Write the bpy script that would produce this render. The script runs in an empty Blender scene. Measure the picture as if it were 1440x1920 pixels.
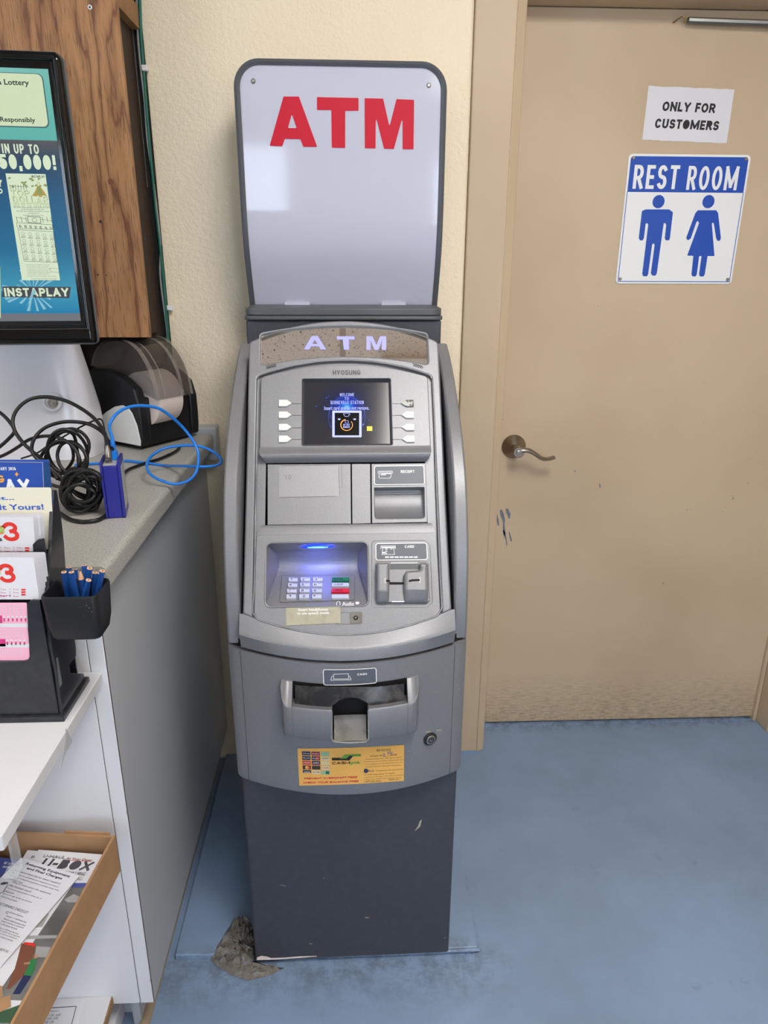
import bpy, math, random
from mathutils import Vector, Matrix
random.seed(7)
sc = bpy.context.scene
COL = sc.collection

# ------------------------------------------------------------------ camera
FPX = 1345.0
FWD = Vector((660-720, 490-960, FPX)).normalized()      # image directions of world +Y and world down
DWN = Vector((703-720, 4870-960, FPX)); DWN = (DWN-FWD*DWN.dot(FWD)).normalized()
UPI = -DWN
RGT = FWD.cross(UPI)
if RGT.x < 0: RGT = -RGT
RC = Matrix((RGT, FWD, UPI))                            # image vector -> world vector
CAM = Vector((0, 0, 1.44))
cam = bpy.data.cameras.new('camera'); camo = bpy.data.objects.new('camera', cam); COL.objects.link(camo)
cam.sensor_fit = 'AUTO'; cam.sensor_width = 36; cam.lens = FPX/1920*36; cam.clip_start = .02
mx = RC @ Vector((1, 0, 0)); my = RC @ Vector((0, -1, 0)); mz = RC @ Vector((0, 0, -1))
camo.matrix_world = Matrix.Translation(CAM) @ Matrix((mx, my, mz)).transposed().to_4x4()
sc.camera = camo

# ------------------------------------------------------------------ world, lights, exposure
sc.view_settings.view_transform = 'Standard'; sc.view_settings.look = 'None'
sc.view_settings.gamma = 1; sc.view_settings.use_curve_mapping = False
sc.view_settings.exposure = -0.2
sc.cycles.max_bounces = 8
world = bpy.data.worlds.new('daylight'); sc.world = world; world.use_nodes = True
bgn = world.node_tree.nodes['Background']; bgn.inputs[0].default_value = (.72, .85, 1, 1); bgn.inputs[1].default_value = 11.0
def area(name, loc, size, power, color, aim):
    l = bpy.data.lights.new(name, 'AREA'); l.shape = 'RECTANGLE'; l.size, l.size_y = size; l.energy = power; l.color = color
    o = bpy.data.objects.new(name, l); COL.objects.link(o); o.location = loc
    o.rotation_euler = (Vector(aim)-Vector(loc)).to_track_quat('-Z', 'Y').to_euler(); return o
ceiling_lamps = [(.45, .20), (-1.55, .10), (-1.55, -1.9), (.9, -1.9)]
area('ceiling_lamp', (.45, .20, 2.57), (.56, .85), 34.5, (1, .97, .92), (.45, .20, 0))
area('ceiling_lamp', (-1.55, .10, 2.57), (.56, 1.1), 5, (1, .97, .92), (-1.55, .10, 0))
area('ceiling_lamp', (-1.55, -1.9, 2.57), (.56, 1.1), 2.5, (1, .97, .93), (-1.55, -1.9, 0))
area('ceiling_lamp', (.9, -1.9, 2.57), (.56, 1.1), 2.5, (1, .97, .93), (.9, -1.9, 0))
area('window_fill', (-2.5, -1.1, 1.7), (.9, .7), 1.5, (.72, .85, 1), (0, .6, .9))
area('window_fill', (1.07, -3.25, 1.45), (.5, 1.6), 19, (.74, .86, 1), (.1, 1.2, .9))  # added frontal fill behind the camera, set at a window made up for it

# ------------------------------------------------------------------ materials
def lin(c):
    if isinstance(c, str): c = [int(c[i:i+2], 16) for i in (0, 2, 4)]
    return tuple((x/255/12.92 if x/255 <= .04045 else ((x/255+.055)/1.055)**2.4) for x in c)+(1,)
MATS = {}
def mat(name, col, rough=.5, metal=0., bump=None, speck=None, coat=0., emit=None, alpha=1., spec=.5, trans=0., ior=1.45):
    """plain procedural material: bump=(scale,strength,distance) noise; speck=(scale, colour, lo, hi) second colour through noise"""
    m = bpy.data.materials.new(name); m.use_nodes = True; nt = m.node_tree; b = nt.nodes['Principled BSDF']
    b.inputs['Base Color'].default_value = lin(col); b.inputs['Roughness'].default_value = rough
    b.inputs['Metallic'].default_value = metal; b.inputs['Coat Weight'].default_value = coat
    b.inputs['Specular IOR Level'].default_value = spec; b.inputs['Alpha'].default_value = alpha
    b.inputs['Transmission Weight'].default_value = trans; b.inputs['IOR'].default_value = ior
    if emit: b.inputs['Emission Color'].default_value = lin(emit[0]); b.inputs['Emission Strength'].default_value = emit[1]
    if bump or speck:
        tc = nt.nodes.new('ShaderNodeTexCoord')
    if bump:
        n = nt.nodes.new('ShaderNodeTexNoise'); n.inputs['Scale'].default_value = bump[0]; n.inputs['Detail'].default_value = 4
        bp = nt.nodes.new('ShaderNodeBump'); bp.inputs['Strength'].default_value = bump[1]; bp.inputs['Distance'].default_value = bump[2]
        nt.links.new(tc.outputs['Object'], n.inputs['Vector']); nt.links.new(n.outputs['Fac'], bp.inputs['Height']); nt.links.new(bp.outputs[0], b.inputs['Normal'])
    if speck:
        n = nt.nodes.new('ShaderNodeTexNoise'); n.inputs['Scale'].default_value = speck[0]; n.inputs['Detail'].default_value = 3
        r = nt.nodes.new('ShaderNodeValToRGB'); r.color_ramp.elements[0].position = speck[2]; r.color_ramp.elements[1].position = speck[3]
        r.color_ramp.elements[0].color = lin(col); r.color_ramp.elements[1].color = lin(speck[1])
        nt.links.new(tc.outputs['Object'], n.inputs['Vector']); nt.links.new(n.outputs['Fac'], r.inputs[0]); nt.links.new(r.outputs[0], b.inputs['Base Color'])
    MATS[name] = m; return m
def N(m, t): return m.node_tree.nodes.new(t)
def Lk(m, a, b): m.node_tree.links.new(a, b)
def ramp(m, stops, interp='LINEAR'):
    r = N(m, 'ShaderNodeValToRGB'); e = r.color_ramp.elements; r.color_ramp.interpolation = interp
    e[0].position, e[0].color = stops[0][0], lin(stops[0][1]); e[1].position, e[1].color = stops[-1][0], lin(stops[-1][1])
    for p, c in stops[1:-1]:
        k = e.new(p); k.color = lin(c)
    return r
def bsdf(m): return m.node_tree.nodes['Principled BSDF']
def objmap(m, scale=(1, 1, 1), rot=(0, 0, 0), loc=(0, 0, 0)):
    tc = N(m, 'ShaderNodeTexCoord'); mp = N(m, 'ShaderNodeMapping')
    mp.inputs['Scale'].default_value = scale; mp.inputs['Rotation'].default_value = rot; mp.inputs['Location'].default_value = loc
    Lk(m, tc.outputs['Object'], mp.inputs[0]); return mp.outputs[0]
def noise(m, vec, scale, detail=4, rough=.5, dist=0.):
    n = N(m, 'ShaderNodeTexNoise'); n.inputs['Scale'].default_value = scale; n.inputs['Detail'].default_value = detail
    n.inputs['Roughness'].default_value = rough; n.inputs['Distortion'].default_value = dist; Lk(m, vec, n.inputs['Vector']); return n.outputs['Fac']
def mixc(m, fac, a, b, mode='MIX'):
    x = N(m, 'ShaderNodeMix'); x.data_type = 'RGBA'; x.blend_type = mode
    for i, s in ((0, fac), (6, a), (7, b)):
        if isinstance(s, (int, float)): x.inputs[i].default_value = s
        elif isinstance(s, (tuple, list, str)): x.inputs[i].default_value = lin(s)
        else: Lk(m, s, x.inputs[i])
    return x.outputs[2]
def mth(m, op, a, b=0.):
    x = N(m, 'ShaderNodeMath'); x.operation = op
    for i, s in enumerate((a, b)):
        if isinstance(s, (int, float)): x.inputs[i].default_value = s
        else: Lk(m, s, x.inputs[i])
    return x.outputs[0]
def sepz(m, vec):
    s = N(m, 'ShaderNodeSeparateXYZ'); Lk(m, vec, s.inputs[0]); return s.outputs
def bumpn(m, h, strength, dist):
    bp = N(m, 'ShaderNodeBump'); bp.inputs['Strength'].default_value = strength; bp.inputs['Distance'].default_value = dist
    Lk(m, h, bp.inputs['Height']); Lk(m, bp.outputs[0], bsdf(m).inputs['Normal'])
def maprange(m, v, a, b, c=0., d=1.):
    x = N(m, 'ShaderNodeMapRange'); x.clamp = True
    for i, s in ((1, a), (2, b), (3, c), (4, d)): x.inputs[i].default_value = s
    Lk(m, v, x.inputs[0]); return x.outputs[0]

# walls: orange-peel texture
m = mat('cream_wall_paint', 'f5e6cb', .6); v = objmap(m)
bumpn(m, mth(m, 'ADD', noise(m, v, 95, 3), mth(m, 'MULTIPLY', noise(m, v, 240, 2), .5)), .55, .004)
m = mat('tan_paint', 'c2ab8c', .5); v = objmap(m)
Lk(m, mixc(m, maprange(m, noise(m, v, 3, 5), .4, .75), 'c9b498', 'c0aa8e'), bsdf(m).inputs['Base Color']); bumpn(m, noise(m, v, 160, 3), .12, .002)
# door: same tan paint, scuffs and grime towards the kick zone
m = mat('door_paint', 'bfa98a', .46); v = objmap(m); z = sepz(m, v)[2]
base = mixc(m, maprange(m, noise(m, v, 2.5, 4), .42, .72), 'c9b498', 'bea88c')
low = mth(m, 'MULTIPLY', maprange(m, z, .02, .20, 1, 0), maprange(m, noise(m, objmap(m, (10, 1, 60)), 3, 6, .7), .44, .62))
vert = mth(m, 'MULTIPLY', maprange(m, z, .0, .13, 1, 0), maprange(m, noise(m, objmap(m, (240, 1, 14)), 2, 4, .6), .5, .68))
dirt = mth(m, 'MAXIMUM', mth(m, 'MULTIPLY', low, .55), mth(m, 'MULTIPLY', vert, .6))
spots = mth(m, 'MULTIPLY', maprange(m, noise(m, v, 52, 2), .77, .80), .75)
c1 = mixc(m, dirt, base, '5a4f42'); Lk(m, mixc(m, spots, c1, '5b4e40'), bsdf(m).inputs['Base Color'])
bumpn(m, noise(m, objmap(m, (60, 1, 300)), 3, 3), .08, .001)
# floor: worn blue-grey paint
m = mat('blue_floor_paint', '7d92ad', .42); v = objmap(m)
c = mixc(m, maprange(m, noise(m, v, 3.2, 6, .6), .36, .7), '879fc0', '7c91ad')
sp = mth(m, 'MULTIPLY', maprange(m, noise(m, v, 46, 4, .7), .70, .76), .75)
sp2 = mth(m, 'MULTIPLY', maprange(m, noise(m, v, 9, 7, .75), .62, .72), .35)
xyz = sepz(m, v)
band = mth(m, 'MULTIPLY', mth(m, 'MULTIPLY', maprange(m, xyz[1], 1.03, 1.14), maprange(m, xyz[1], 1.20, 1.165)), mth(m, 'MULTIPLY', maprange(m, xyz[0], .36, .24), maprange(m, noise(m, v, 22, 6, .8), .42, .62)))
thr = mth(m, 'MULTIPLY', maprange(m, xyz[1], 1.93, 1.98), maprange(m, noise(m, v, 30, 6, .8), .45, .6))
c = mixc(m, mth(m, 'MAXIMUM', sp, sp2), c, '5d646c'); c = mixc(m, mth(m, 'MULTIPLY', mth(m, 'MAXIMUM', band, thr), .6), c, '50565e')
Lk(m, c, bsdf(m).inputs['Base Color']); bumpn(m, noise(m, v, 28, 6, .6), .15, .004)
# wood-grain panelling
m = mat('walnut_panel', '8a5f3e', .5); v = objmap(m, (1, 1, .16))
wv = N(m, 'ShaderNodeTexWave'); wv.wave_type = 'BANDS'; wv.bands_direction = 'X'; wv.inputs['Scale'].default_value = 7; wv.inputs['Distortion'].default_value = 15
wv.inputs['Detail'].default_value = 5; wv.inputs['Detail Scale'].default_value = 2.2; Lk(m, v, wv.inputs[0])
r = ramp(m, [(0, '774d33'), (.06, '936746'), (.4, 'a5764d'), (1, 'af8058')]); Lk(m, wv.outputs['Fac'], r.inputs[0])
fine = maprange(m, noise(m, objmap(m, (1, 1, .05)), 420, 3, .6), .54, .66)
Lk(m, mixc(m, mth(m, 'MULTIPLY', fine, .7), r.outputs[0], '4a3222'), bsdf(m).inputs['Base Color'])
m = mat('speckled_laminate', 'a9a59b', .38); v = objmap(m)
r = ramp(m, [(0, '66666a'), (.36, '8a8a88'), (.48, 'a9a8a4'), (.72, 'bab9b4')]); Lk(m, noise(m, v, 330, 3, .7), r.inputs[0]); Lk(m, r.outputs[0], bsdf(m).inputs['Base Color'])
m = mat('ceiling_tile', 'f2ebe1', .9); v = objmap(m)
pit = maprange(m, noise(m, objmap(m, (1, 1, 1)), 105, 2, .5, 1.5), .63, .66)
xy = sepz(m, v)
gx = mth(m, 'LESS_THAN', mth(m, 'ABSOLUTE', mth(m, 'SUBTRACT', mth(m, 'FRACT', mth(m, 'ADD', mth(m, 'DIVIDE', xy[0], .61), .53)), .5)), .02)
gy = mth(m, 'LESS_THAN', mth(m, 'ABSOLUTE', mth(m, 'SUBTRACT', mth(m, 'FRACT', mth(m, 'ADD', mth(m, 'DIVIDE', xy[1], 1.22), .17)), .5)), .01)
Lk(m, mixc(m, mth(m, 'MAXIMUM', gx, gy), mixc(m, pit, 'f2ebe1', '6b6056'), 'c0b6a9'), bsdf(m).inputs['Base Color'])

mat('silver_plastic', '8c8d92', .42, .35, bump=(900, .18, .0006), speck=(1100, '7e7f84', .4, .62))
mat('residue', '98999d', .44, .35, bump=(900, .18, .0006), speck=(1100, '8c8d92', .4, .62)); mat('residue_edge', '77787a', .5, .3)
mat('silver_rim', 'a5a4a2', .36, .35, bump=(900, .12, .0005))
mat('charcoal_steel', '40434c', .48, .1, bump=(700, .1, .0005), speck=(60, '454851', .45, .7))
mat('charcoal_plastic', '55585d', .42, .0, bump=(500, .06, .0005))
mat('frame_plastic', '50535a', .4)
mat('sign_face', 'bfc1d3', .07)
mat('red_vinyl', 'c2122f', .5, spec=.3)
mat('black_gap', '08080a', .7); mat('black_gloss', '0a0b0d', .1); mat('dark_smoke', '25262a', .22, speck=(40, '4a4846', .5, .75))
mat('white_plastic', 'e2e2e0', .4); mat('key_plastic', 'bfc3d4', .4); mat('key_green', '1f7350', .35); mat('key_red', 'd92a44', .35)
mat('worn_key', 'b9bdb8', .5, speck=(180, '55524c', .48, .55))
mat('ink', '22242a', .5); mat('ink_grey', '4a4b50', .5); mat('label_slate', '5a606b', .4); mat('label_white', 'e8e9ec', .4)
mat('worn_metal', '75716c', .4, .5, speck=(26, '4c4741', .42, .7)); mat('chrome', 'c9ccd0', .08, 1.); mat('steel', 'a8a39b', .28, 1.)
mat('satin_nickel', '9c948a', .3, 1.)
mat('mirror_tint', 'fdf2e6', .012, 1.); mat('lilac_glow', '8f90f0', .5, emit=('8c8cff', .75)); mat('blue_led', '2040ff', .3, emit=('0a20ff', 2.6)); mat('blue_led_core', '60c0ff', .3, emit=('50b4ff', 5))
mat('sticker_khaki', 'a8a490', .5, speck=(60, '9c988a', .5, .7)); mat('sticker_orange', 'e6b15c', .45); mat('sticker_red', 'cf2b3c', .5); mat('sticker_green', '6a9a36', .5)
mat('navy', '2a3057', .5); mat('teal_tile', '2c6b5f', .5); mat('maroon_tile', '8a2340', .5); mat('mint_tile', '8fb79a', .5); mat('red_tile', 'c5392f', .5); mat('cream_tile', 'd8c79c', .5); mat('dark_tile', '3a3733', .5)
mat('sign_white', 'eceef0', .35); mat('sign_blue', '1d4fb4', .35); mat('paper_white', 'dedee5', .7); mat('paper_cream', 'e6e1cd', .7); mat('text_black', '26262a', .6)
mat('white_laminate', 'e2e4ea', .3); mat('grey_laminate', 'b4b8be', .42); mat('seam_brown', '4b3b33', .6); mat('shelf_white', 'd4d5db', .38); mat('particle_edge', '9a7e5d', .8, speck=(200, '7e6447', .45, .6)); mat('base_trim_tan', 'a4937c', .6)
mat('black_acrylic', '2a2c31', .22, speck=(70, '31343a', .4, .8)); mat('black_rubber', '17181b', .38); mat('black_plastic', '15161a', .45, bump=(500, .1, .0006)); mat('grey_vinyl', '6f6f70', .5)
mat('cable_blue', '1e78d8', .35); mat('adapter_blue', '26298a', .32); mat('label_silver', 'b9b7b4', .35, .3); mat('terminal_white', 'd8d9e2', .16)
mat('smoked_clear', '5f5650', .08, alpha=.52, spec=.6); mat('clear_ridge', 'b9b2ac', .06, alpha=.34, spec=.7); mat('thermal_paper', 'e9d9d2', .6); mat('clear_acrylic', 'dfe6ee', .05, alpha=.22)
mat('pencil_blue', '1f4a8e', .22, coat=.4); mat('pencil_wood', 'd9ad8c', .7); mat('graphite', '3a3a3d', .4)
mat('slip_red', 'e0362e', .6); mat('slip_pink', 'f3b4ca', .7); mat('slip_magenta', 'cf3b80', .6); mat('brochure_blue', '2c50a8', .4); mat('brochure_navy', '1d4478', .4); mat('gold', 'f0a63a', .5); mat('print_blue', '3a62c0', .6); mat('print_grey', '8f8f98', .7); mat('orange_card', 'e08a4c', .6); mat('lime_ink', '9fd87a', .6)
mat('cardboard', 'ad8763', .85, bump=(60, .1, .001), speck=(25, 'a37d5a', .4, .7)); mat('print_slate', '5c5a58', .6, speck=(14, '7b7a78', .4, .6)); mat('print_brown', '7b4b38', .6); mat('print_green', '2f7a46', .6); mat('print_skin', 'b9836c', .6); mat('print_darkgreen', '3c5a41', .6); mat('print_sky', '4a549c', .6)
mat('paint_chip', '6d7682', .6); mat('green_cable', '1d6a5a', .45); mat('grey_cable', '8b8f8c', .5); mat('dark_brown', '3b2c22', .7); mat('brass', '8f7c50', .35, .8); mat('raw_wood', 'a07a55', .75, speck=(30, '8c6845', .4, .7)); mat('galvanised', '9a9b98', .32, .9)
mat('lamp_diffuser', 'ffffff', .5, emit=('fff2dc', 4.5)); mat('lamp_frame', 'e4e2de', .5); mat('grey_wall_paint', 'b9b2a8', .7)
m = mat('broken_concrete', '7d756d', .9); v = objmap(m); r = ramp(m, [(0, '4b4641'), (.42, '7d766f'), (.56, '8f8a85'), (.64, '97a0ac'), (1, 'b0aeab')]); nn = noise(m, v, 55, 7, .7); Lk(m, nn, r.inputs[0]); Lk(m, r.outputs[0], bsdf(m).inputs['Base Color']); bumpn(m, nn, 1, .01)
m = mat('glass_pane', 'ffffff', .02, trans=1., ior=1.02)

# ------------------------------------------------------------------ geometry helpers
class Fr:
    """a flat frame: origin, X and S in its plane, N out of it, inside a parent with world matrix M; hit() finds where a sight line meets it"""
    def __init__(s, o, X=(1, 0, 0), S=(0, 0, 1), M=None):
        s.o, s.X, s.S = Vector(o), Vector(X).normalized(), Vector(S).normalized(); s.N = s.X.cross(s.S); s.M = M or Matrix()
        s.Mi = s.M.inverted(); s.C = s.Mi @ CAM; s.Q = s.Mi.to_3x3() @ RC
    def ray(s, u, v): return s.Q @ Vector((u-720, v-960, FPX))
    def hit(s, u, v, h=0):
        d = s.ray(u, v); p = s.C + d*((s.o+s.N*h-s.C).dot(s.N)/d.dot(s.N)); q = p-s.o
        return (q.dot(s.X), q.dot(s.S))
    def px(s, pts, h=0): return [s.hit(u, v, h) for u, v in pts]
    def p(s, a, b, h=0): return s.o+s.X*a+s.S*b+s.N*h
    def pt(s, u, v, h=0): return s.p(*s.hit(u, v, h), h)
    def sub(s, a, b, h=0, X=None, S=None): return Fr(s.p(a, b, h), X or s.X, S or s.S, s.M)
def wy(u, v, y, M=None): return Fr((0, y, 0), M=M).pt(u, v)
def wz(u, v, z): return Fr((0, 0, z), (1, 0, 0), (0, 1, 0)).pt(u, v)
def wx(u, v, x): return Fr((x, 0, 0), (0, 1, 0), (0, 0, 1)).pt(u, v)

class Geo:
    def __init__(s): s.v, s.f, s.mi, s.mats = [], [], [], []
    def add(s, g, m):
        vs, fs = g; b = len(s.v); s.v += [tuple(x) for x in vs]
        if m not in s.mats: s.mats.append(m)
        k = s.mats.index(m)
        for f in fs: s.f.append([i+b for i in f]); s.mi.append(k)
        return s
def obj(name, geo, parent=None, smooth=35, bev=0, seg=2):
    me = bpy.data.meshes.new(name); me.from_pydata(geo.v, [], geo.f)
    for k in geo.mats: me.materials.append(MATS[k])
    me.polygons.foreach_set('material_index', geo.mi); me.validate(); me.update()
    if smooth: me.shade_smooth(); me.set_sharp_from_angle(angle=math.radians(smooth))
    o = bpy.data.objects.new(name, me); COL.objects.link(o)
    if parent: o.parent = parent
    if bev:
        b = o.modifiers.new('bevel', 'BEVEL'); b.width = bev; b.segments = seg; b.limit_method = 'ANGLE'; b.angle_limit = math.radians(38); b.harden_normals = False
    return o
def one(name, g, m, parent=None, **k): return obj(name, Geo().add(g, m), parent, **k)
def empty(name, loc=(0, 0, 0), rz=0, parent=None):
    o = bpy.data.objects.new(name, None); COL.objects.link(o); o.location = loc; o.rotation_euler = (0, 0, rz); o.empty_display_size = .05
    if parent: o.parent = parent
    return o
def tag(o, label=None, cat=None, group=None, kind=None):
    for k, v in (('label', label), ('category', cat), ('group', group), ('kind', kind)):
        if v: o[k] = v
    return o
def box(x0, x1, y0, y1, z0, z1):
    v = [(x, y, z) for z in (z0, z1) for y in (y0, y1) for x in (x0, x1)]
    return v, [(0, 2, 3, 1), (4, 5, 7, 6), (0, 1, 5, 4), (2, 6, 7, 3), (0, 4, 6, 2), (1, 3, 7, 5)]
def area2(p): return sum(p[i-1][0]*p[i][1]-p[i][0]*p[i-1][1] for i in range(len(p)))/2
def prism(poly, fn, h0, h1):
    if area2(poly) < 0: poly = poly[::-1]
    n = len(poly); vs = [fn(a, b, h0) for a, b in poly]+[fn(a, b, h1) for a, b in poly]
    return vs, [tuple(range(n-1, -1, -1)), tuple(range(n, 2*n))]+[(i, (i+1) % n, n+(i+1) % n, n+i) for i in range(n)]
def dense(poly, step):
    out = []
    for i in range(len(poly)):
        a, b = poly[i-1], poly[i]; k = max(1, int(math.dist(a, b)/step)); out += [(a[0]+(b[0]-a[0])*q/k, a[1]+(b[1]-a[1])*q/k) for q in range(k)]
    return out
def flat(poly, fn, h=0):
    if area2(poly) < 0: poly = poly[::-1]
    return [fn(a, b, h) for a, b in poly], [tuple(range(len(poly)))]
def rnd(pts, r, n=5):
    """polygon with filleted corners; r one radius or one per corner"""
    out = []; m = len(pts)
    for i, p in enumerate(pts):
        rr = r[i] if isinstance(r, (list, tuple)) else r
        p = Vector(p); a = Vector(pts[i-1])-p; b = Vector(pts[(i+1) % m])-p
        if rr <= 0 or a.length < 1e-9 or b.length < 1e-9: out.append(tuple(p)); continue
        ang = a.angle(b)
        if ang > 3.1: out.append(tuple(p)); continue
        t = min(rr/math.tan(ang/2), a.length*.49, b.length*.49); r2 = t*math.tan(ang/2)
        a.normalize(); b.normalize(); c = p+(a+b).normalized()*(r2/math.sin(ang/2))
        s = p+a*t-c; e = p+b*t-c; tot = s.angle_signed(e)
        for k in range(n+1): 
            w = Vector(s); w.rotate(Matrix.Rotation(-tot*k/n, 2)); out.append(tuple(c+w))
    return out
from mathutils.geometry import delaunay_2d_cdt
def clean(pts):
    out = []
    for p in pts:
        if not out or math.dist(p, out[-1]) > 1e-6: out.append((p[0], p[1]))
    if math.dist(out[0], out[-1]) < 1e-6: out.pop()
    return out
def inside(p, poly):
    c = False
    for i in range(len(poly)):
        (x1, y1), (x2, y2) = poly[i-1], poly[i]
        if (y1 > p[1]) != (y2 > p[1]) and p[0] < (x2-x1)*(p[1]-y1)/(y2-y1)+x1: c = not c
    return c
def inset(poly, d):
    """move a counter-clockwise outline inwards by d (outwards for negative d)"""
    n = len(poly); out = []
    for i in range(n):
        p = Vector(poly[i]); e0 = (p-Vector(poly[i-1])).normalized(); e1 = (Vector(poly[(i+1) % n])-p).normalized()
        n0 = Vector((-e0.y, e0.x)); n1 = Vector((-e1.y, e1.x)); b = n0+n1
        b = b.normalized() if b.length > 1e-6 else n0; out.append(tuple(p+b*d/max(.5, b.dot(n1))))
    return out
def plate(fr, outline, holes=(), h0=0, h1=.005, bev=0, bres=1):
    """flat slab with holes and rounded rims, from h0 to h1 along the frame's normal"""
    loops = []
    for k, l in enumerate([outline]+list(holes)):
        l = clean(l); l = l[::-1] if area2(l) < 0 else l; loops.append((l, 1 if k == 0 else -1))
    lev = [(0, h1)] if not bev else [(bev*(1-math.cos(a)), h1-bev+bev*math.sin(a)) for a in [math.pi/2*i/(bres+1) for i in range(bres+2)]]
    vs, fs, top = [], [], []
    for l, sg in loops:
        n = len(l); prev = None
        for d, h in [(0, h0)]+lev:
            r = inset(l, d*sg) if d else l; b = len(vs); vs += [fr.p(x, y, h) for x, y in r]
            if prev is not None: fs += [(prev+i, prev+(i+1) % n, b+(i+1) % n, b+i) if sg > 0 else (prev+(i+1) % n, prev+i, b+i, b+(i+1) % n) for i in range(n)]
            prev = b
        top.append(r)
    pv, ed = [], []
    for r in top:
        b = len(pv); pv += [Vector(p) for p in r]; ed += [(b+i, b+(i+1) % len(r)) for i in range(len(r))]
    V, _, T, *_ = delaunay_2d_cdt(pv, ed, [], 0, 1e-7); b = len(vs); vs += [fr.p(v.x, v.y, h1) for v in V]
    for t in T:
        c = sum((V[i] for i in t), Vector((0, 0)))/len(t)
        if inside(c, top[0]) and not any(inside(c, q) for q in top[1:]): fs.append(tuple(b+i for i in t))
    return vs, fs
class Map:                                                  # lets plate() work on a curved surface
    def __init__(s, fn): s.p = fn
def smoothpath(pts, k=8, closed=False):
    P = [Vector(p) for p in pts]; out = []; n = len(P)
    for i in range(n if closed else n-1):
        g = lambda j: P[j % n] if closed else P[max(0, min(n-1, j))]
        a, b, c, d = g(i-1), g(i), g(i+1), g(i+2)
        for t in range(k):
            t /= k; out.append(.5*((2*b)+(c-a)*t+(2*a-5*b+4*c-d)*t*t+(3*b-a-3*c+d)*t**3))
    if not closed: out.append(P[-1])
    return out
def tube(pts, r, n=8, closed=False, cap=True):
    P = [Vector(p) for p in pts]; m = len(P); vs = []; fs = []; up = None
    for i in range(m):
        t = (P[(i+1) % m]-P[i-1]) if closed else (P[min(i+1, m-1)]-P[max(i-1, 0)])
        t = t.normalized() if t.length > 1e-9 else Vector((0, 0, 1))
        if up is None: up = t.orthogonal().normalized()
        up = (up-t*up.dot(t)); up = up.normalized() if up.length > 1e-6 else t.orthogonal().normalized()
        w = t.cross(up); rr = r[i] if isinstance(r, (list, tuple)) else r
        vs += [P[i]+(up*math.cos(2*math.pi*k/n)+w*math.sin(2*math.pi*k/n))*rr for k in range(n)]
    for i in range(m if closed else m-1):
        a, b = i*n, ((i+1) % m)*n
        fs += [(a+k, a+(k+1) % n, b+(k+1) % n, b+k) for k in range(n)]
    if cap and not closed: fs += [tuple(range(n-1, -1, -1)), tuple(range((m-1)*n, m*n))]
    return vs, fs
def lathe(prof, o, axis, n=24):
    o = Vector(o); ax = Vector(axis).normalized(); u = ax.orthogonal().normalized(); w = ax.cross(u); vs = []; fs = []
    for r, h in prof: vs += [o+ax*h+(u*math.cos(2*math.pi*k/n)+w*math.sin(2*math.pi*k/n))*max(r, 1e-5) for k in range(n)]
    for i in range(len(prof)-1): fs += [(i*n+k, i*n+(k+1) % n, (i+1)*n+(k+1) % n, (i+1)*n+k) for k in range(n)]
    fs += [tuple(range(n-1, -1, -1)), tuple(range((len(prof)-1)*n, len(prof)*n))]
    return vs, fs
def loft(rows, close=False, cap=False):
    n = len(rows[0]); vs = [p for r in rows for p in r]; fs = []
    for i in range(len(rows)-1):
        for k in range(n if close else n-1): fs.append((i*n+k, i*n+(k+1) % n, (i+1)*n+(k+1) % n, (i+1)*n+k))
    if cap: fs += [tuple(range(n-1, -1, -1)), tuple(range((len(rows)-1)*n, len(rows)*n))]
    return vs, fs
def join(*gs):
    vs, fs = [], []
    for g in gs:
        b = len(vs); vs += list(g[0]); fs += [tuple(i+b for i in f) for f in g[1]]
    return vs, fs
def disc(c, r, n=20): return [(c[0]+r*math.cos(2*math.pi*k/n), c[1]+r*math.sin(2*math.pi*k/n)) for k in range(n)]
def strip(pts, w, closed=False):
    """thin flat line of width w as list of quads (2-D polygons)"""
    out = []; P = [Vector(p) for p in pts]
    if closed: P.append(P[0])
    for a, b in zip(P, P[1:]):
        d = (b-a); 
        if d.length < 1e-9: continue
        d.normalize(); q = Vector((-d.y, d.x))*w/2; e = d*w*.35
        out.append([tuple(a-e+q), tuple(a-e-q), tuple(b+e-q), tuple(b+e+q)])
    return out
def lines(fr, pts, w, h, closed=False, fn=None):
    return join(*[flat(q, fn or fr.p, h+.00002*(i % 3)) for i, q in enumerate(strip(pts, w, closed))])
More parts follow.
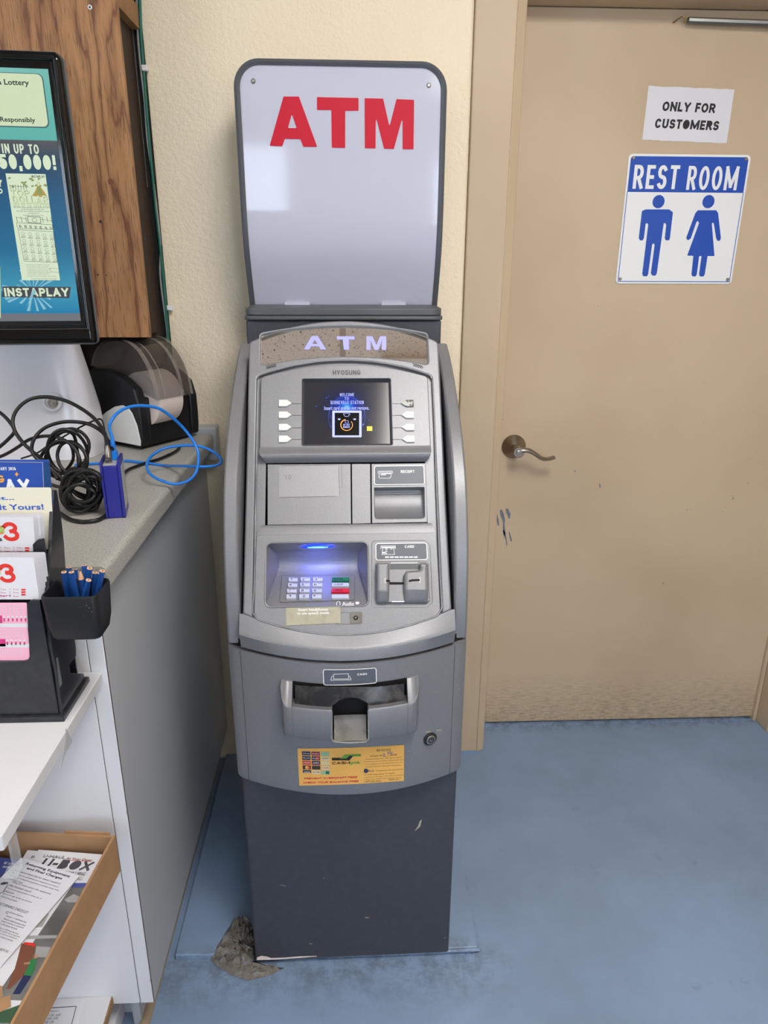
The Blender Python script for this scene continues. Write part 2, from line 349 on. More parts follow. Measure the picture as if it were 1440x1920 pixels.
# heavy block capitals drawn as strokes: glyph -> (width, strokes); 0..1 runs from stroke centre to stroke centre
def EL(cx, cy, rx, ry, a0, a1, n=12): return [(cx+rx*math.cos(math.radians(a0+(a1-a0)*i/n)), cy+ry*math.sin(math.radians(a0+(a1-a0)*i/n))) for i in range(n+1)]
O_ = EL(.5, .5, .5, .5, 90, 450, 24)
GL = {'A': (.82, [[(0, 0), (.5, 1), (1, 0)], [(.2, .3), (.8, .3)]]), 'B': (.7, [[(0, 0), (0, 1), (.5, 1)]+EL(.5, .77, .4, .23, 90, -90, 8)+[(0, .54)], [(.5, .54)]+EL(.55, .27, .45, .27, 90, -90, 8)+[(0, 0)]]),
 'C': (.74, [EL(.52, .5, .52, .5, 48, 312, 18)]), 'D': (.74, [[(0, 0), (0, 1), (.4, 1)]+EL(.4, .5, .6, .5, 90, -90, 12)+[(0, 0)]]), 'E': (.6, [[(1, 1), (0, 1), (0, 0), (1, 0)], [(0, .5), (.85, .5)]]), 'F': (.58, [[(1, 1), (0, 1), (0, 0)], [(0, .48), (.85, .48)]]),
 'G': (.78, [EL(.52, .5, .52, .5, 48, 320, 18)+[(1, .42), (.6, .42)]]), 'H': (.74, [[(0, 0), (0, 1)], [(1, 0), (1, 1)], [(0, .5), (1, .5)]]), 'I': (.20, [[(.5, 0), (.5, 1)]]), 'J': (.6, [[(1, 1), (1, .3)]+EL(.5, .3, .5, .3, 0, -170, 8)]),
 'K': (.74, [[(0, 0), (0, 1)], [(1, 1), (.05, .4)], [(.35, .58), (1, 0)]]), 'L': (.58, [[(0, 1), (0, 0), (1, 0)]]), 'M': (1.04, [[(0, 0), (0, 1), (.5, .12), (1, 1), (1, 0)]]), 'N': (.76, [[(0, 0), (0, 1), (1, 0), (1, 1)]]), 'O': (.80, [O_]), 'Q': (.8, [O_, [(.6, .3), (1, 0)]]),
 'P': (.68, [[(0, 0), (0, 1), (.5, 1)]+EL(.55, .72, .45, .28, 90, -90, 8)+[(0, .44)]]), 'R': (.72, [[(0, 0), (0, 1), (.5, 1)]+EL(.52, .73, .43, .27, 90, -90, 8)+[(0, .46)], [(.5, .46), (1, 0)]]), 'S': (.68, [EL(.5, .745, .48, .255, 35, 200, 9)+EL(.5, .745, .48, .245, 215, 270, 3)+EL(.5, .26, .5, .25, 85, 0, 5)+EL(.5, .26, .5, .26, -10, -145, 9)]),
 'T': (.66, [[(0, 1), (1, 1)], [(.5, 1), (.5, 0)]]), 'U': (.74, [[(0, 1), (0, .38)]+EL(.5, .38, .5, .38, 180, 360, 12)+[(1, 1)]]), 'V': (.78, [[(0, 1), (.5, 0), (1, 1)]]), 'W': (1.1, [[(0, 1), (.25, 0), (.5, .92), (.75, 0), (1, 1)]]), 'X': (.76, [[(0, 0), (1, 1)], [(0, 1), (1, 0)]]), 'Y': (.76, [[(0, 1), (.5, .45), (1, 1)], [(.5, .45), (.5, 0)]]), 'Z': (.66, [[(0, 1), (1, 1), (0, 0), (1, 0)]]),
 '0': (.64, [O_]), '1': (.36, [[(0, .78), (.75, 1), (.75, 0)]]), '2': (.62, [EL(.5, .71, .5, .29, 165, -35, 10)+[(0, 0), (1, 0)]]), '3': (.62, [EL(.48, .76, .46, .24, 155, -80, 10), EL(.48, .27, .52, .27, 85, -155, 11)]), '4': (.66, [[(.75, 0), (.75, 1), (0, .28), (1, .28)]]), '5': (.62, [[(.92, 1), (.1, 1), (.04, .5)]+EL(.46, .32, .54, .32, 120, -155, 11)]),
 '6': (.64, [O_[:12]+EL(.5, .3, .5, .3, 180, 540, 16)]), '7': (.6, [[(0, 1), (1, 1), (.35, 0)]]), '8': (.64, [EL(.5, .76, .44, .24, 90, 450, 14), EL(.5, .27, .5, .27, 90, 450, 16)]), '9': (.64, [EL(.5, .7, .5, .3, 0, 360, 16), EL(.5, .5, .5, .5, 0, -140, 10)]),
 '!': (.2, [[(.5, .42), (.5, 1)], [(.5, 0), (.5, .04)]]), ',': (.2, [[(.6, .02), (.3, -.16)]]), '.': (.2, [[(.5, 0), (.5, .03)]]), '-': (.4, [[(0, .45), (1, .45)]]), '$': (.62, [EL(.5, .745, .48, .22, 35, 200, 9)+EL(.5, .745, .48, .22, 215, 270, 3)+EL(.5, .28, .5, .23, 85, 0, 5)+EL(.5, .28, .5, .23, -10, -145, 9), [(.5, -.04), (.5, 1.04)]]), ' ': (.34, [])}
WORDS = {}
def blocks(s, W, H, wt):
    """triangles of a word in a W x H box, stroke thickness wt*H"""
    key = (s, round(W/H, 2), round(wt, 3))
    if key not in WORDS:
        t = wt; gap = .13; tot = sum(GL[c][0] for c in s); k = max(.3, (W/H-gap*(len(s)-1))/tot)
        if k < .55: gap = .08; k = max(.25, (W/H-gap*(len(s)-1))/tot)
        t = min(t, .36*.66*k, .30); x = 0; V = []; FF = []
        for c in s:
            w = GL[c][0]*k; w_ = max(w, t*1.02)
            for st in GL[c][1]:
                P = [Vector((x+t/2+q[0]*(w_-t), t/2+q[1]*(1-t))) for q in st]; n = len(P); closed = (P[0]-P[-1]).length < 1e-6
                for i in range(n-1):
                    a, b2 = P[i], P[i+1]; d = (b2-a)
                    if d.length < 1e-6: continue
                    d.normalize(); nn = Vector((-d.y, d.x))*t/2
                    def ext(j, sg):
                        if not closed and j in (0, n-1): return t/2
                        o2 = P[(j-1) % n] if sg > 0 else P[(j+1) % n]
                        if closed and j in (0, n-1): o2 = P[-2] if sg > 0 else P[1]
                        e2 = (P[j]-o2)*sg
                        if e2.length < 1e-6: return 0
                        return min(t/2, t/2*math.tan(min(1.4, abs(d.angle(e2))/2)))
                    a2 = a-d*ext(i, 1); b3 = b2+d*ext(i+1, -1); q_ = len(V); V += [a2+nn, a2-nn, b3-nn, b3+nn]; FF.append([q_, q_+1, q_+2, q_+3])
            x += w_+gap
        if FF:
            v2, _, f2, _, _, of = delaunay_2d_cdt(V, [], FF, 1, 1e-6)
            WORDS[key] = ([(v.x/(x-gap)*W/H if False else v.x, v.y) for v in v2], [tuple(f) for f, o in zip(f2, of) if o])
        else: WORDS[key] = ([], [])
    return [(a*H, b*H) for a, b in WORDS[key][0]], WORDS[key][1]
def text(fr, s, x0, y0, x1, y1, h=.0004, bold=0., fn=None, shear=0., fit=True, res=2, asp=1.):
    """lettering fitted into the frame rectangle x0..x1, y0..y1"""
    f = fn or fr.p
    if bold and all(c in GL for c in s):
        P, F = blocks(s, (x1-x0)*asp, y1-y0, .145+min(.09, bold/(y1-y0)*.9))
        mx_ = max([p[0] for p in P] or [1]); kx = (x1-x0)/mx_
        return [f(x0+x*kx+shear*y, y0+y, h) for x, y in P], F
    cu = bpy.data.curves.new('tmp', 'FONT'); cu.body = s; cu.resolution_u = res; cu.offset = .024 if bold else 0
    o = bpy.data.objects.new('tmp', cu); me = bpy.data.meshes.new_from_object(o)
    P = [(v.co.x, v.co.y) for v in me.vertices]; F = [tuple(p.vertices) for p in me.polygons]
    bpy.data.objects.remove(o); bpy.data.curves.remove(cu); bpy.data.meshes.remove(me)
    if not P: return [], []
    ax, bx = min(p[0] for p in P), max(p[0] for p in P); ay, by = min(p[1] for p in P), max(p[1] for p in P)
    sy = (y1-y0)/(by-ay); sx = (x1-x0)/(bx-ax)
    return [f(x0+(x-ax)*sx+shear*(y-ay)*sy, y0+(y-ay)*sy, h) for x, y in P], F
def textpx(fr, s, u0, v0, u1, v1, h=.0004, bold=0., **k):
    """lettering whose box in the photograph is u0..u1, v0..v1"""
    a = fr.hit(u0, v1, h); b = fr.hit(u1, v0, h); c = fr.hit(u0, v0, h)
    return text(fr, s, (a[0]+c[0])/2, a[1], b[0], c[1], h, bold, **k)

# ------------------------------------------------------------------ the room
def S(name, g, m, parent=None, **k):
    o = one(name, g, m, parent, **k)
    if not parent: o['kind'] = 'structure'
    return o
YW, YD = 1.85, 1.985
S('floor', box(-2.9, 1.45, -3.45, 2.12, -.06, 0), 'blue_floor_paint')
S('ceiling', box(-2.9, 1.45, -3.45, 2.12, 2.6, 2.66), 'ceiling_tile')
S('wall_back', rnd and prism(rnd([(-.4535, YW), (.277, YW), (.277, 2.1), (-.4535, 2.1)], [.002, .012, 0, 0]), lambda a, b, h: (a, b, h), 0, 2.6), 'cream_wall_paint', smooth=40)
S('wall_back_left', box(-2.9, -.47, YW+.02, 2.1, 0, 2.6), 'cream_wall_paint')
S('wall_right', box(1.362, 1.45, -3.45, 2.0, 0, 2.6), 'tan_paint')
wl = Geo()
for b in (box(-2.9, -2.8, -3.45, 2.1, 0, 1.3), box(-2.9, -2.8, -3.45, 2.1, 2.1, 2.6), box(-2.9, -2.8, -3.45, -1.6, 1.3, 2.1), box(-2.9, -2.8, -.6, 2.1, 1.3, 2.1)): wl.add(b, 'grey_wall_paint')
o = obj('wall_left', wl); o['kind'] = 'structure'
wf = Geo()
for b in (box(-2.9, -1.05, -3.45, -3.35, 0, 2.6), box(-.40, .80, -3.45, -3.35, 0, 2.6), box(1.34, 1.45, -3.45, -3.35, 0, 2.6), box(.80, 1.34, -3.45, -3.35, 0, .6), box(.80, 1.34, -3.45, -3.35, 2.3, 2.6), box(-1.05, -.40, -3.45, -3.35, 2.4, 2.6), box(-1.05, -.40, -3.45, -3.35, 0, 1.25)): wf.add(b, 'grey_wall_paint')
o = obj('wall_front', wf); o['kind'] = 'structure'
def glazed(name, fn, a0, a1, z0, z1, bars):
    g = Geo(); t = .045
    for b in ((a0, a0+t, z0, z1), (a1-t, a1, z0, z1), (a0, a1, z0, z0+t*1.6), (a0, a1, z1-t, z1)): g.add(fn(*b), 'dark_tile')
    for z in bars: g.add(fn(a0, a1, z-.02, z+.02), 'dark_tile')
    o = obj(name, g); o['kind'] = 'structure'; return o
d2 = glazed('window_2', lambda a0, a1, z0, z1: box(a0, a1, -3.42, -3.37, z0, z1), -1.05, -.40, 1.25, 2.4, ())
one('pane', box(-1.0, -.45, -3.398, -3.392, 1.32, 2.36), 'glass_pane', d2)
d3 = glazed('fill_window', lambda a0, a1, z0, z1: box(a0, a1, -3.42, -3.37, z0, z1), .80, 1.34, .6, 2.3, ())  # unseen window added on the right to carry the frontal fill light
one('pane', box(.85, 1.29, -3.398, -3.392, .67, 2.26), 'glass_pane', d3)
w1 = glazed('window_1', lambda a0, a1, z0, z1: box(-2.87, -2.83, a0, a1, z0, z1), -1.6, -.6, 1.3, 2.1, ())
one('pane', box(-2.853, -2.847, -1.56, -.64, 1.36, 2.06), 'glass_pane', w1)
for i, (x, y) in enumerate(ceiling_lamps):
    l = empty('ceiling_light', (x, y, 2.6)); L2 = .45 if i == 0 else .58
    tag(l, 'recessed ceiling light with a bright diffuser ' + ['above the cash machine aisle', 'above the counter by the window', 'at the far left by the entrance', 'at the far right by the entrance'][i], 'ceiling light', 'ceiling lights')
    fr_ = Geo()
    for b in (box(-.31, -.28, -L2-.03, L2+.03, -.02, 0), box(.28, .31, -L2-.03, L2+.03, -.02, 0), box(-.28, .28, -L2-.03, -L2, -.02, 0), box(-.28, .28, L2, L2+.03, -.02, 0)): fr_.add(b, 'lamp_frame')
    obj('frame', fr_, l); one('diffuser', box(-.28, .28, -L2, L2, -.012, -.004), 'lamp_diffuser', l)

# raised pad the machine stands on, front corner broken off
pad = [(.262, 1.166), (.262, 2.0), (-.40, 2.0), (-.40, 1.172), (-.315, 1.170), (-.312, 1.19), (-.285, 1.262), (-.262, 1.262), (-.236, 1.232), (-.222, 1.226), (-.222, 1.168), (-.10, 1.166), (.05, 1.165)]
pad = [p if p[1] < 1.9 else (p[0], 1.848) for p in pad]
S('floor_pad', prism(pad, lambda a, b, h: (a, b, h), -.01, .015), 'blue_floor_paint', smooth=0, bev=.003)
ridge = [Vector((.262+random.uniform(-.002, .002), 1.165+t*.38, .009)) for t in [i/40 for i in range(41)]]
S('trim_1', tube([(x, y, .010) for x, y in [(.18, 1.163), (.235, 1.164), (.264, 1.164)]]+ridge[1:], [.0035+random.uniform(-.001, .0015) for _ in range(43)], 6), 'blue_floor_paint')
# rubble of the broken corner
rows = []
out = [(-.325, 1.168), (-.305, 1.215), (-.283, 1.266), (-.262, 1.268), (-.236, 1.240), (-.213, 1.23), (-.205, 1.19), (-.15, 1.150), (-.19, 1.128), (-.235, 1.118), (-.272, 1.132), (-.30, 1.150)]
cx, cy = -.25, 1.185
for k in range(10):
    t = 1-k/9.0; row = []
    for i in range(48):
        a = i/48*len(out); i0 = int(a); f = a-i0; p = Vector(out[i0 % len(out)]).lerp(Vector(out[(i0+1) % len(out)]), f)
        jx, jy = random.uniform(-.003, .0015), random.uniform(-.004, .004)
        q = Vector((cx, cy)).lerp(p, t); back = max(0, min(1, (q.y-1.13)/.1))
        if q.y > 1.145: q.x = min(q.x, -.2285)
        row.append((q.x+jx*min(1, k), q.y+jy*min(1, k), (.001 if k == 0 else .003+back*.012*(1-abs(q.x+.26)/.12)+random.uniform(0, .016)*(1 if q.y > 1.15 else .35))))
    rows.append(row)
one('broken_concrete', loft(rows, True, False), 'broken_concrete', smooth=25)
tag(bpy.data.objects['broken_concrete'], 'crumbled brown concrete corner on the floor by the foot of the cash machine', 'broken concrete')

# door frame: flat casing, jambs, head and the door itself
S('trim_2', box(.277, .372, YW-.004, 2.0, 0, 2.6), 'tan_paint', bev=.003)
S('trim_3', prism(rnd([(.372, YW-.002), (.395, YW+.01), (.395, 2.0), (.372, 2.0)], 0), lambda a, b, h: (a, b, h), 0.0, 2.02), 'tan_paint', bev=.002)
S('trim_4', join(box(.372, 1.33, YW+.0, 2.0, 2.052, 2.6), box(.372, 1.33, YW+.05, 2.0, 2.014, 2.06)), 'tan_paint', bev=.003)
S('trim_5', join(box(1.33, 1.362, YD-.075, 2.0, 0, 2.6), box(1.318, 1.33, YD-.012, 2.0, 0.0, 2.02), box(1.347, 1.362, YW, YD-.075, 0, 2.6)), 'tan_paint', bev=.003)
S('trim_8', box(-1.25, -.350, 1.803, 1.8495, .955, 1.040), 'grey_laminate', bev=.002)
S('trim_9', box(-1.25, -.472, 1.812, 1.8495, 1.0415, 1.60), 'dark_brown')
S('wall_back_upper', box(.372, 1.37, 2.0, 2.1, 2.0, 2.6), 'cream_wall_paint')
S('baseboard_back', box(.277, .372, YW-.008, YW-.004, 0, .008), 'blue_floor_paint')
S('trim_6', box(.397, 1.33, YD-.012, 2.08, 0, .004), 'blue_floor_paint', bev=.001)       # painted threshold lip
S('wall_behind_door', box(.36, 1.40, 2.06, 2.1, 0, 2.05), 'black_gap')
DOOR = Fr((0, YD, 0))
dg = Geo().add(box(.398, 1.326, YD, YD+.044, .011, 2.012), 'door_paint')
for poly in ([(927, 962), (931, 961), (935, 974), (936, 986), (933, 985), (930, 972)], [(937, 956), (941, 955), (944, 962), (947, 974), (946, 984), (948, 1000), (945, 1006), (943, 994), (943, 978), (938, 966)],
             [(948, 954), (952, 953), (957, 963), (956, 974), (953, 971), (949, 960)], [(942, 993), (946, 995), (949, 1005), (951, 1020), (950, 1027), (948, 1012), (944, 1004)], [(953, 994), (956, 999), (960, 1013), (959, 1017), (956, 1010)],
             [(1123, 907), (1126, 908), (1126, 915), (1124, 914)], [(940, 786), (944, 784), (943, 788)], [(1076, 881), (1079, 882), (1078, 888)]):
    dg.add(flat(DOOR.px(rnd(poly, 1.5, 2)), DOOR.p, .0005), 'paint_chip')
d1 = obj('door_1', dg, smooth=0); d1['kind'] = 'structure'
# lever handle: rose, neck, lever, push-button
RO = DOOR.pt(963, 837); h = Geo()
h.add(lathe([(.0345, 0), (.0345, .004), (.031, .008), (.017, .022), (.0125, .026), (.0125, .05), (.0155, .052), (.0165, .056), (.0165, .066), (.014, .069)], RO, (0, -1, 0), 32), 'satin_nickel')
lv = [RO+Vector(p) for p in [(0, -.060, 0), (.012, -.062, .004), (.03, -.062, .003), (.05, -.061, -.008), (.066, -.059, -.019), (.084, -.057, -.023), (.105, -.055, -.018)]]
sp_ = smoothpath(lv, 6); n_ = len(sp_); vs, fs = tube(sp_, 1, 12)
vs = [sp_[i//12]+Vector(((v-sp_[i//12]).x*.006, (v-sp_[i//12]).y*.0095, (v-sp_[i//12]).z*(.0075-.0028*(i//12)/n_))) for i, v in enumerate(vs)]
h.add((vs, fs), 'satin_nickel')
ho = obj('door_handle', h, d1, smooth=40)
one('privacy_button', lathe([(.0065, 0), (.0065, .003), (.004, .0035), (.004, .002), (.0015, .002), (.0015, .0035)], RO+Vector((0, -.069, 0)), (0, -1, 0), 18), 'steel', ho)
# spring closer
A0 = wy(1290, 38, YD-.016); A1 = A0+Vector((.34, -.004, -.006)); T = 210; pts = []
ax = (A1-A0); L = ax.length; axn = ax.normalized(); u_ = Vector((0, 1, 0)); w_ = axn.cross(u_)
for i in range(T*7+1):
    a = 2*math.pi*i/7; pts.append(A0+axn*(L*i/(T*7))+(u_*math.cos(a)+w_*math.sin(a))*.0062)
spg = empty('door_spring', A0)
tag(spg, 'coiled galvanised closer spring hooked across the top of the tan door', 'spring')
o = one('coil', ([p-A0 for p in tube(pts, .00085, 5)[0]], tube(pts, .00085, 5)[1]), 'galvanised', spg)
hk = smoothpath([wy(1262, 43, YD-.001), wy(1270, 37, YD-.008), wy(1279, 31, YD-.016), wy(1285, 33, YD-.018), wy(1283, 42, YD-.016), wy(1287, 40, YD-.016), A0], 6)
g_ = tube(hk, .0015, 6); one('hook', ([p-A0 for p in g_[0]], g_[1]), 'brass', spg)

# paper notice
PN = Fr((0, YD-.0006, 0)); c = PN.px([(1216, 161), (1377, 168), (1362, 269), (1204, 262)])
def jag(a, b, n, amp): return [(a[0]+(b[0]-a[0])*i/n+random.uniform(-amp, amp), a[1]+(b[1]-a[1])*i/n+random.uniform(-amp, amp)) for i in range(n)]
g = Geo().add(prism(jag(c[0], c[1], 22, .0009)+jag(c[1], c[2], 6, .0004)+jag(c[2], c[3], 22, .0008)+jag(c[3], c[0], 2, 0), PN.p, 0, .0004), 'paper_white')
X_ = Vector((c[1][0]-c[0][0], 0, c[1][1]-c[0][1])); PT = Fr((0, YD-.0012, 0), X_, (-X_.z, 0, X_.x))
g.add(textpx(PT, 'ONLY FOR', 1242, 190, 1344, 208, 0, .003, shear=.05), 'text_black'); g.add(textpx(PT, 'CUSTOMERS', 1228, 222, 1350, 240, 0, .003, shear=.05), 'text_black')
tag(obj('paper_notice', g, smooth=0), 'torn white paper notice reading only for customers taped on tan door', 'notice')

# rest room sign
RS = Fr((0, YD-.001, 0)); q = RS.px([(1180, 288), (1408, 291), (1370, 533), (1153, 531)])
x0, x1 = (q[0][0]+q[3][0])/2, (q[1][0]+q[2][0])/2; s1, s0 = (q[0][1]+q[1][1])/2, (q[2][1]+q[3][1])/2
g = Geo().add(plate(RS, rnd([(x0, s0), (x1, s0), (x1, s1), (x0, s1)], .010), (), 0, .0016, .0003), 'sign_white')
b = .0055; hp = RS.hit(1300, 361)[1]; H_ = .0021
g.add(flat(rnd([(x0+b, hp), (x1-b, hp), (x1-b, s1-b), (x0+b, s1-b)], [0, 0, .008, .008]), RS.p, H_), 'sign_blue')
g.add(lines(RS, [(x0+b, hp), (x0+b+.0006, s0+b), (x1-b-.0006, s0+b), (x1-b, hp)], .0017, H_), 'sign_blue')
g.add(textpx(RS, 'REST', 1188, 309, 1276, 354, H_+.0005, .0037), 'sign_white'); g.add(textpx(RS, 'ROOM', 1289, 311, 1388, 356, H_+.0005, .0037), 'sign_white')
CP = lambda pts: RS.px([(860+x/2.4828, y/2.4828) for x, y in pts])
man = [(852, 982), (870, 975), (978, 975), (996, 988), (982, 1108), (978, 1119), (962, 1119), (958, 1108), (965, 1048), (960, 1038), (953, 1040), (921, 1272), (915, 1283), (900, 1283), (893, 1272), (911, 1140), (905, 1131), (899, 1140), (881, 1275), (876, 1286), (858, 1286), (853, 1275), (881, 1046), (876, 1038), (869, 1042), (861, 1108), (855, 1119), (842, 1119), (837, 1108)]
wom = [(1112, 979), (1197, 979), (1206, 992), (1219, 1108), (1214, 1121), (1203, 1121), (1197, 1110), (1186, 1042), (1181, 1034), (1177, 1042), (1189, 1192), (1157, 1192), (1144, 1277), (1138, 1287), (1122, 1287), (1117, 1278), (1129, 1192), (1118, 1192), (1107, 1277), (1101, 1287), (1086, 1286), (1082, 1277), (1091, 1191), (1062, 1190), (1117, 1040), (1113, 1028), (1105, 1034), (1079, 1110), (1068, 1118), (1060, 1115), (1058, 1106), (1100, 992)]
for pl in (man, wom): g.add(flat(rnd(CP(pl), .0016, 3), RS.p, H_), 'sign_blue')
for c_ in ((929, 939), (1161, 939)):
    e = CP([c_])[0]; r_ = CP([(c_[0]+28, c_[1])])[0][0]-e[0]; g.add(flat(disc(e, r_, 28), RS.p, H_), 'sign_blue')
rs = obj('restroom_sign', g, smooth=0); tag(rs, 'blue and white rest room sign with man and woman figures on tan door', 'sign')
for u, v in ((1188, 296), (1399, 298), (1163, 523), (1364, 524)):
    one('screw', lathe([(.0042, 0), (.0042, .001), (.003, .0022), (.0012, .0022), (.0012, .0012)], RS.pt(u, v, .0016), RS.N, 14), 'steel', rs)

# ------------------------------------------------------------------ the cash machine
ATM = empty('cash_machine', (-.0135, 1.155, .015), .010)
tag(ATM, 'grey free-standing cash machine with tall illuminated topper sign beside tan door', 'cash machine')
bpy.context.view_layer.update(); MA = ATM.matrix_world.copy()
idp = lambda a, b, h: (a, b, h)
def yzprism(poly, x0, x1): return prism(poly, lambda a, b, h: (h, a, b), x0, x1)

g = Geo().add(prism(rnd([(-.2105, 0), (.2105, 0), (.2105, .55), (-.2105, .55)], [.007, .007, .004, .004]), idp, 0, .478), 'charcoal_steel')
BF = Fr((0, -.0003, 0), M=MA)
for pl in ([(777, 1558), (783, 1550), (788, 1538), (791, 1537), (788, 1550), (781, 1556)], [(526, 1659), (536, 1661), (536, 1662), (526, 1660)], [(683, 1719), (691, 1720), (692, 1722), (685, 1721)], [(833, 1758), (835, 1757), (835, 1759), (833, 1760)], [(607, 1646), (609, 1646), (608, 1648)], [(580, 1769), (586, 1769), (586, 1770), (580, 1771)]):
    g.add(flat(BF.px(pl), BF.p, 0), 'sticker_khaki')
dr = [(482, 1795), (490, 1792), (500, 1793), (508, 1796), (530, 1795.5), (560, 1793), (594, 1792), (594, 1793.5), (560, 1796), (530, 1798.5), (500, 1800), (481, 1800)]
g.add(flat([(a, max(b, .0004)) for a, b in BF.px(dr)], BF.p, .0002), 'thermal_paper')
obj('base_cabinet', g, ATM, smooth=40)
one('upper_cabinet', prism(rnd([(-.2115, .452), (.2115, .452), (.2115, .56), (-.2115, .56)], .004), idp, .60, 1.3035), 'charcoal_steel', ATM, smooth=40, bev=.002)

# curved front of the lower door
def yarc(x): return -.055+.053*(x/.217)**2+(max(0, abs(x)-.207)/.010)**2*.006
def zseam(x): return .758+.0116*(x/.217)**2
def zbot(x): return .475+.0072*(x/.217)**2
XS = [-.217+.434*i/60 for i in range(61)]
def arcfr(h0=0): return Fr((0, 0, 0), M=MA)
AF = Fr((0, 0, 0), M=MA)
def ahit(u, v, h=0):
    y = 0.
    for _ in range(12):
        a, b = Fr((0, y-h, 0), M=MA).hit(u, v); y = yarc(a)
    return a, b
def apx(pts, h=0): return [ahit(u, v, h) for u, v in pts]
def ap(a, b, h=0): return (a, yarc(a)-h, b)
rows = []
for z, y in ((0, .004), (.06, 0), (.5, 0), (1, 0)):
    rows.append([(x, yarc(x)+y, zbot(x)+(zseam(x)-zbot(x))*z) for x in XS])
back0 = [(x, .40, zbot(XS[0])) for x in XS]; back1 = [(x, .40, zseam(XS[0])) for x in XS]
g = Geo().add(loft([back0]+rows+[back1]), 'silver_plastic')
for sx in (-1, 1):
    e = 0 if sx < 0 else 60; g.add(([back0[e]]+[r[e] for r in rows]+[back1[e]], [tuple(range(6))]), 'silver_plastic')
for sx in (-.1935, .1935):
    g.add(([(sx-.0006, yarc(sx)-.0003, zbot(sx)), (sx+.0006, yarc(sx)-.0003, zbot(sx)), (sx+.0006, yarc(sx)-.0003, zseam(sx)), (sx-.0006, yarc(sx)-.0003, zseam(sx))], [(0, 1, 2, 3)]), 'ink_grey')
for pl in ([(797, 1372), (806, 1370), (809, 1373), (800, 1374)], [(818, 1368), (828, 1367), (828, 1370), (819, 1371)], [(769, 1402), (774, 1403), (773, 1404)], [(765, 1407), (769, 1408), (769, 1410)], [(856, 1284), (859, 1283), (859, 1286)], [(858, 1291), (861, 1291), (860, 1294)]):
    g.add(flat(apx(pl), ap, .0005), 'sticker_khaki')
obj('lower_door', g, ATM, smooth=40)
# dark gap between the doors
one('seam_gap', loft([[(x, yarc(x)+.012, zseam(x)-.002) for x in XS], [(x, yarc(x)+.012, zseam(x)+.016) for x in XS]]), 'black_gap', ATM)

# side wings
wing = [(.043, .748), (.044, .80), (.052, .87), (.070, .945), (.110, 1.03), (.158, 1.088), (.215, 1.137), (.300, 1.193), (.385, 1.236), (.440, 1.256)]
wing = [(.965*a-.0404, .965*b+.0499) for a, b in wing]
wc = smoothpath([(a, b, 0) for a, b in wing], 4); wc = [(p.x, p.y) for p in wc]
prof = wc+[(.452, 1.255), (.452, wing[0][1])]
for sx in (-1, 1):
    g = Geo().add(yzprism(prof, sx*.1915, sx*.2166), 'silver_plastic')
    one_ = obj('side_wing', g, ATM, smooth=30, bev=.004, seg=2)
# --- sloped face
FO = (0, -.0317, .7978)
F = Fr(FO, (1, 0, 0), (0, .556, .831), MA)
def arcpts(a, m, b, n=24):
    """circle through three 2-D points"""
    ax, ay, bx, by, cx, cy = *a, *m, *b; d = 2*(ax*(by-cy)+bx*(cy-ay)+cx*(ay-by))
    ux = ((ax*ax+ay*ay)*(by-cy)+(bx*bx+by*by)*(cy-ay)+(cx*cx+cy*cy)*(ay-by))/d; uy = ((ax*ax+ay*ay)*(cx-bx)+(bx*bx+by*by)*(ax-cx)+(cx*cx+cy*cy)*(bx-ax))/d
    r = math.hypot(ax-ux, ay-uy); t0 = math.atan2(ay-uy, ax-ux); t1 = math.atan2(cy-uy, cx-ux)
    if t1-t0 > math.pi: t1 -= 2*math.pi
    if t0-t1 > math.pi: t1 += 2*math.pi
    return [(ux+r*math.cos(t0+(t1-t0)*i/n), uy+r*math.sin(t0+(t1-t0)*i/n)) for i in range(n+1)]
_c, _e = F.hit(650, 1190.5)[1], (F.hit(478, 1158)[1]+F.hit(827, 1153)[1])/2
def sb(x): return _c+(_e-_c)*(min(abs(x), .1858)/.165)**2
SB = sb(.1684)                                                    # where the flat face ends and the lower lip begins
def sym(pts):                                                # same shape left and right of the machine's centre line
    return pts
X1 = .1858
topc = F.hit(648, 601); tl = F.hit(478, 641); stop_l = tl[1]
head_arc = arcpts((-X1, stop_l), (0, topc[1]), (X1, stop_l), 30)
il, ir = F.hit(484, 704)[0], F.hit(811, 706)[0]; XI = (ir-il)/2; XI = .1684
s_il = F.hit(484, 706)[1]; s_im = F.hit(648, 676)[1]
hole_arc = arcpts((-XI, s_il), (0, s_im), (XI, s_il), 30)
# round the head's corners
hd = rnd([(X1, sb(X1))]+head_arc[::-1]+[(-X1, sb(X1))], [0, .02]+[0]*29+[.02, 0], 6)
inner = rnd([(-XI, SB)]+hole_arc+[(XI, SB)], [0, .012]+[0]*29+[.012, 0], 5)
outline = inner+hd
hw_l, hw_r = F.hit(491, 655)[0], F.hit(803, 657)[0]; HX = (hw_r-hw_l)/2
w_tl, w_tm, w_bl, w_bm = F.hit(491, 627)[1], F.hit(648, 611)[1], F.hit(491, 684)[1], F.hit(648, 667)[1]
def head_window(e=0.):
    t = arcpts((-HX-e, w_tl+e), (0, w_tm+e), (HX+e, w_tl+e), 24); b = arcpts((HX+e, w_bl-e), (0, w_bm-e), (-HX-e, w_bl-e), 24)
    return rnd(t+b, [.006]+[0]*23+[.006, .006]+[0]*23+[.006], 4)
g = Geo().add(plate(F, outline, [head_window()], -.030, 0, .0035, 2), 'silver_plastic')
sA, sB_ = F.hit(648, 705)[1], SB+.006
g.add(plate(F, inner, [[(-.150, sB_), (.150, sB_), (.150, sA), (-.150, sA)]], -.016, -.0065), 'silver_plastic')
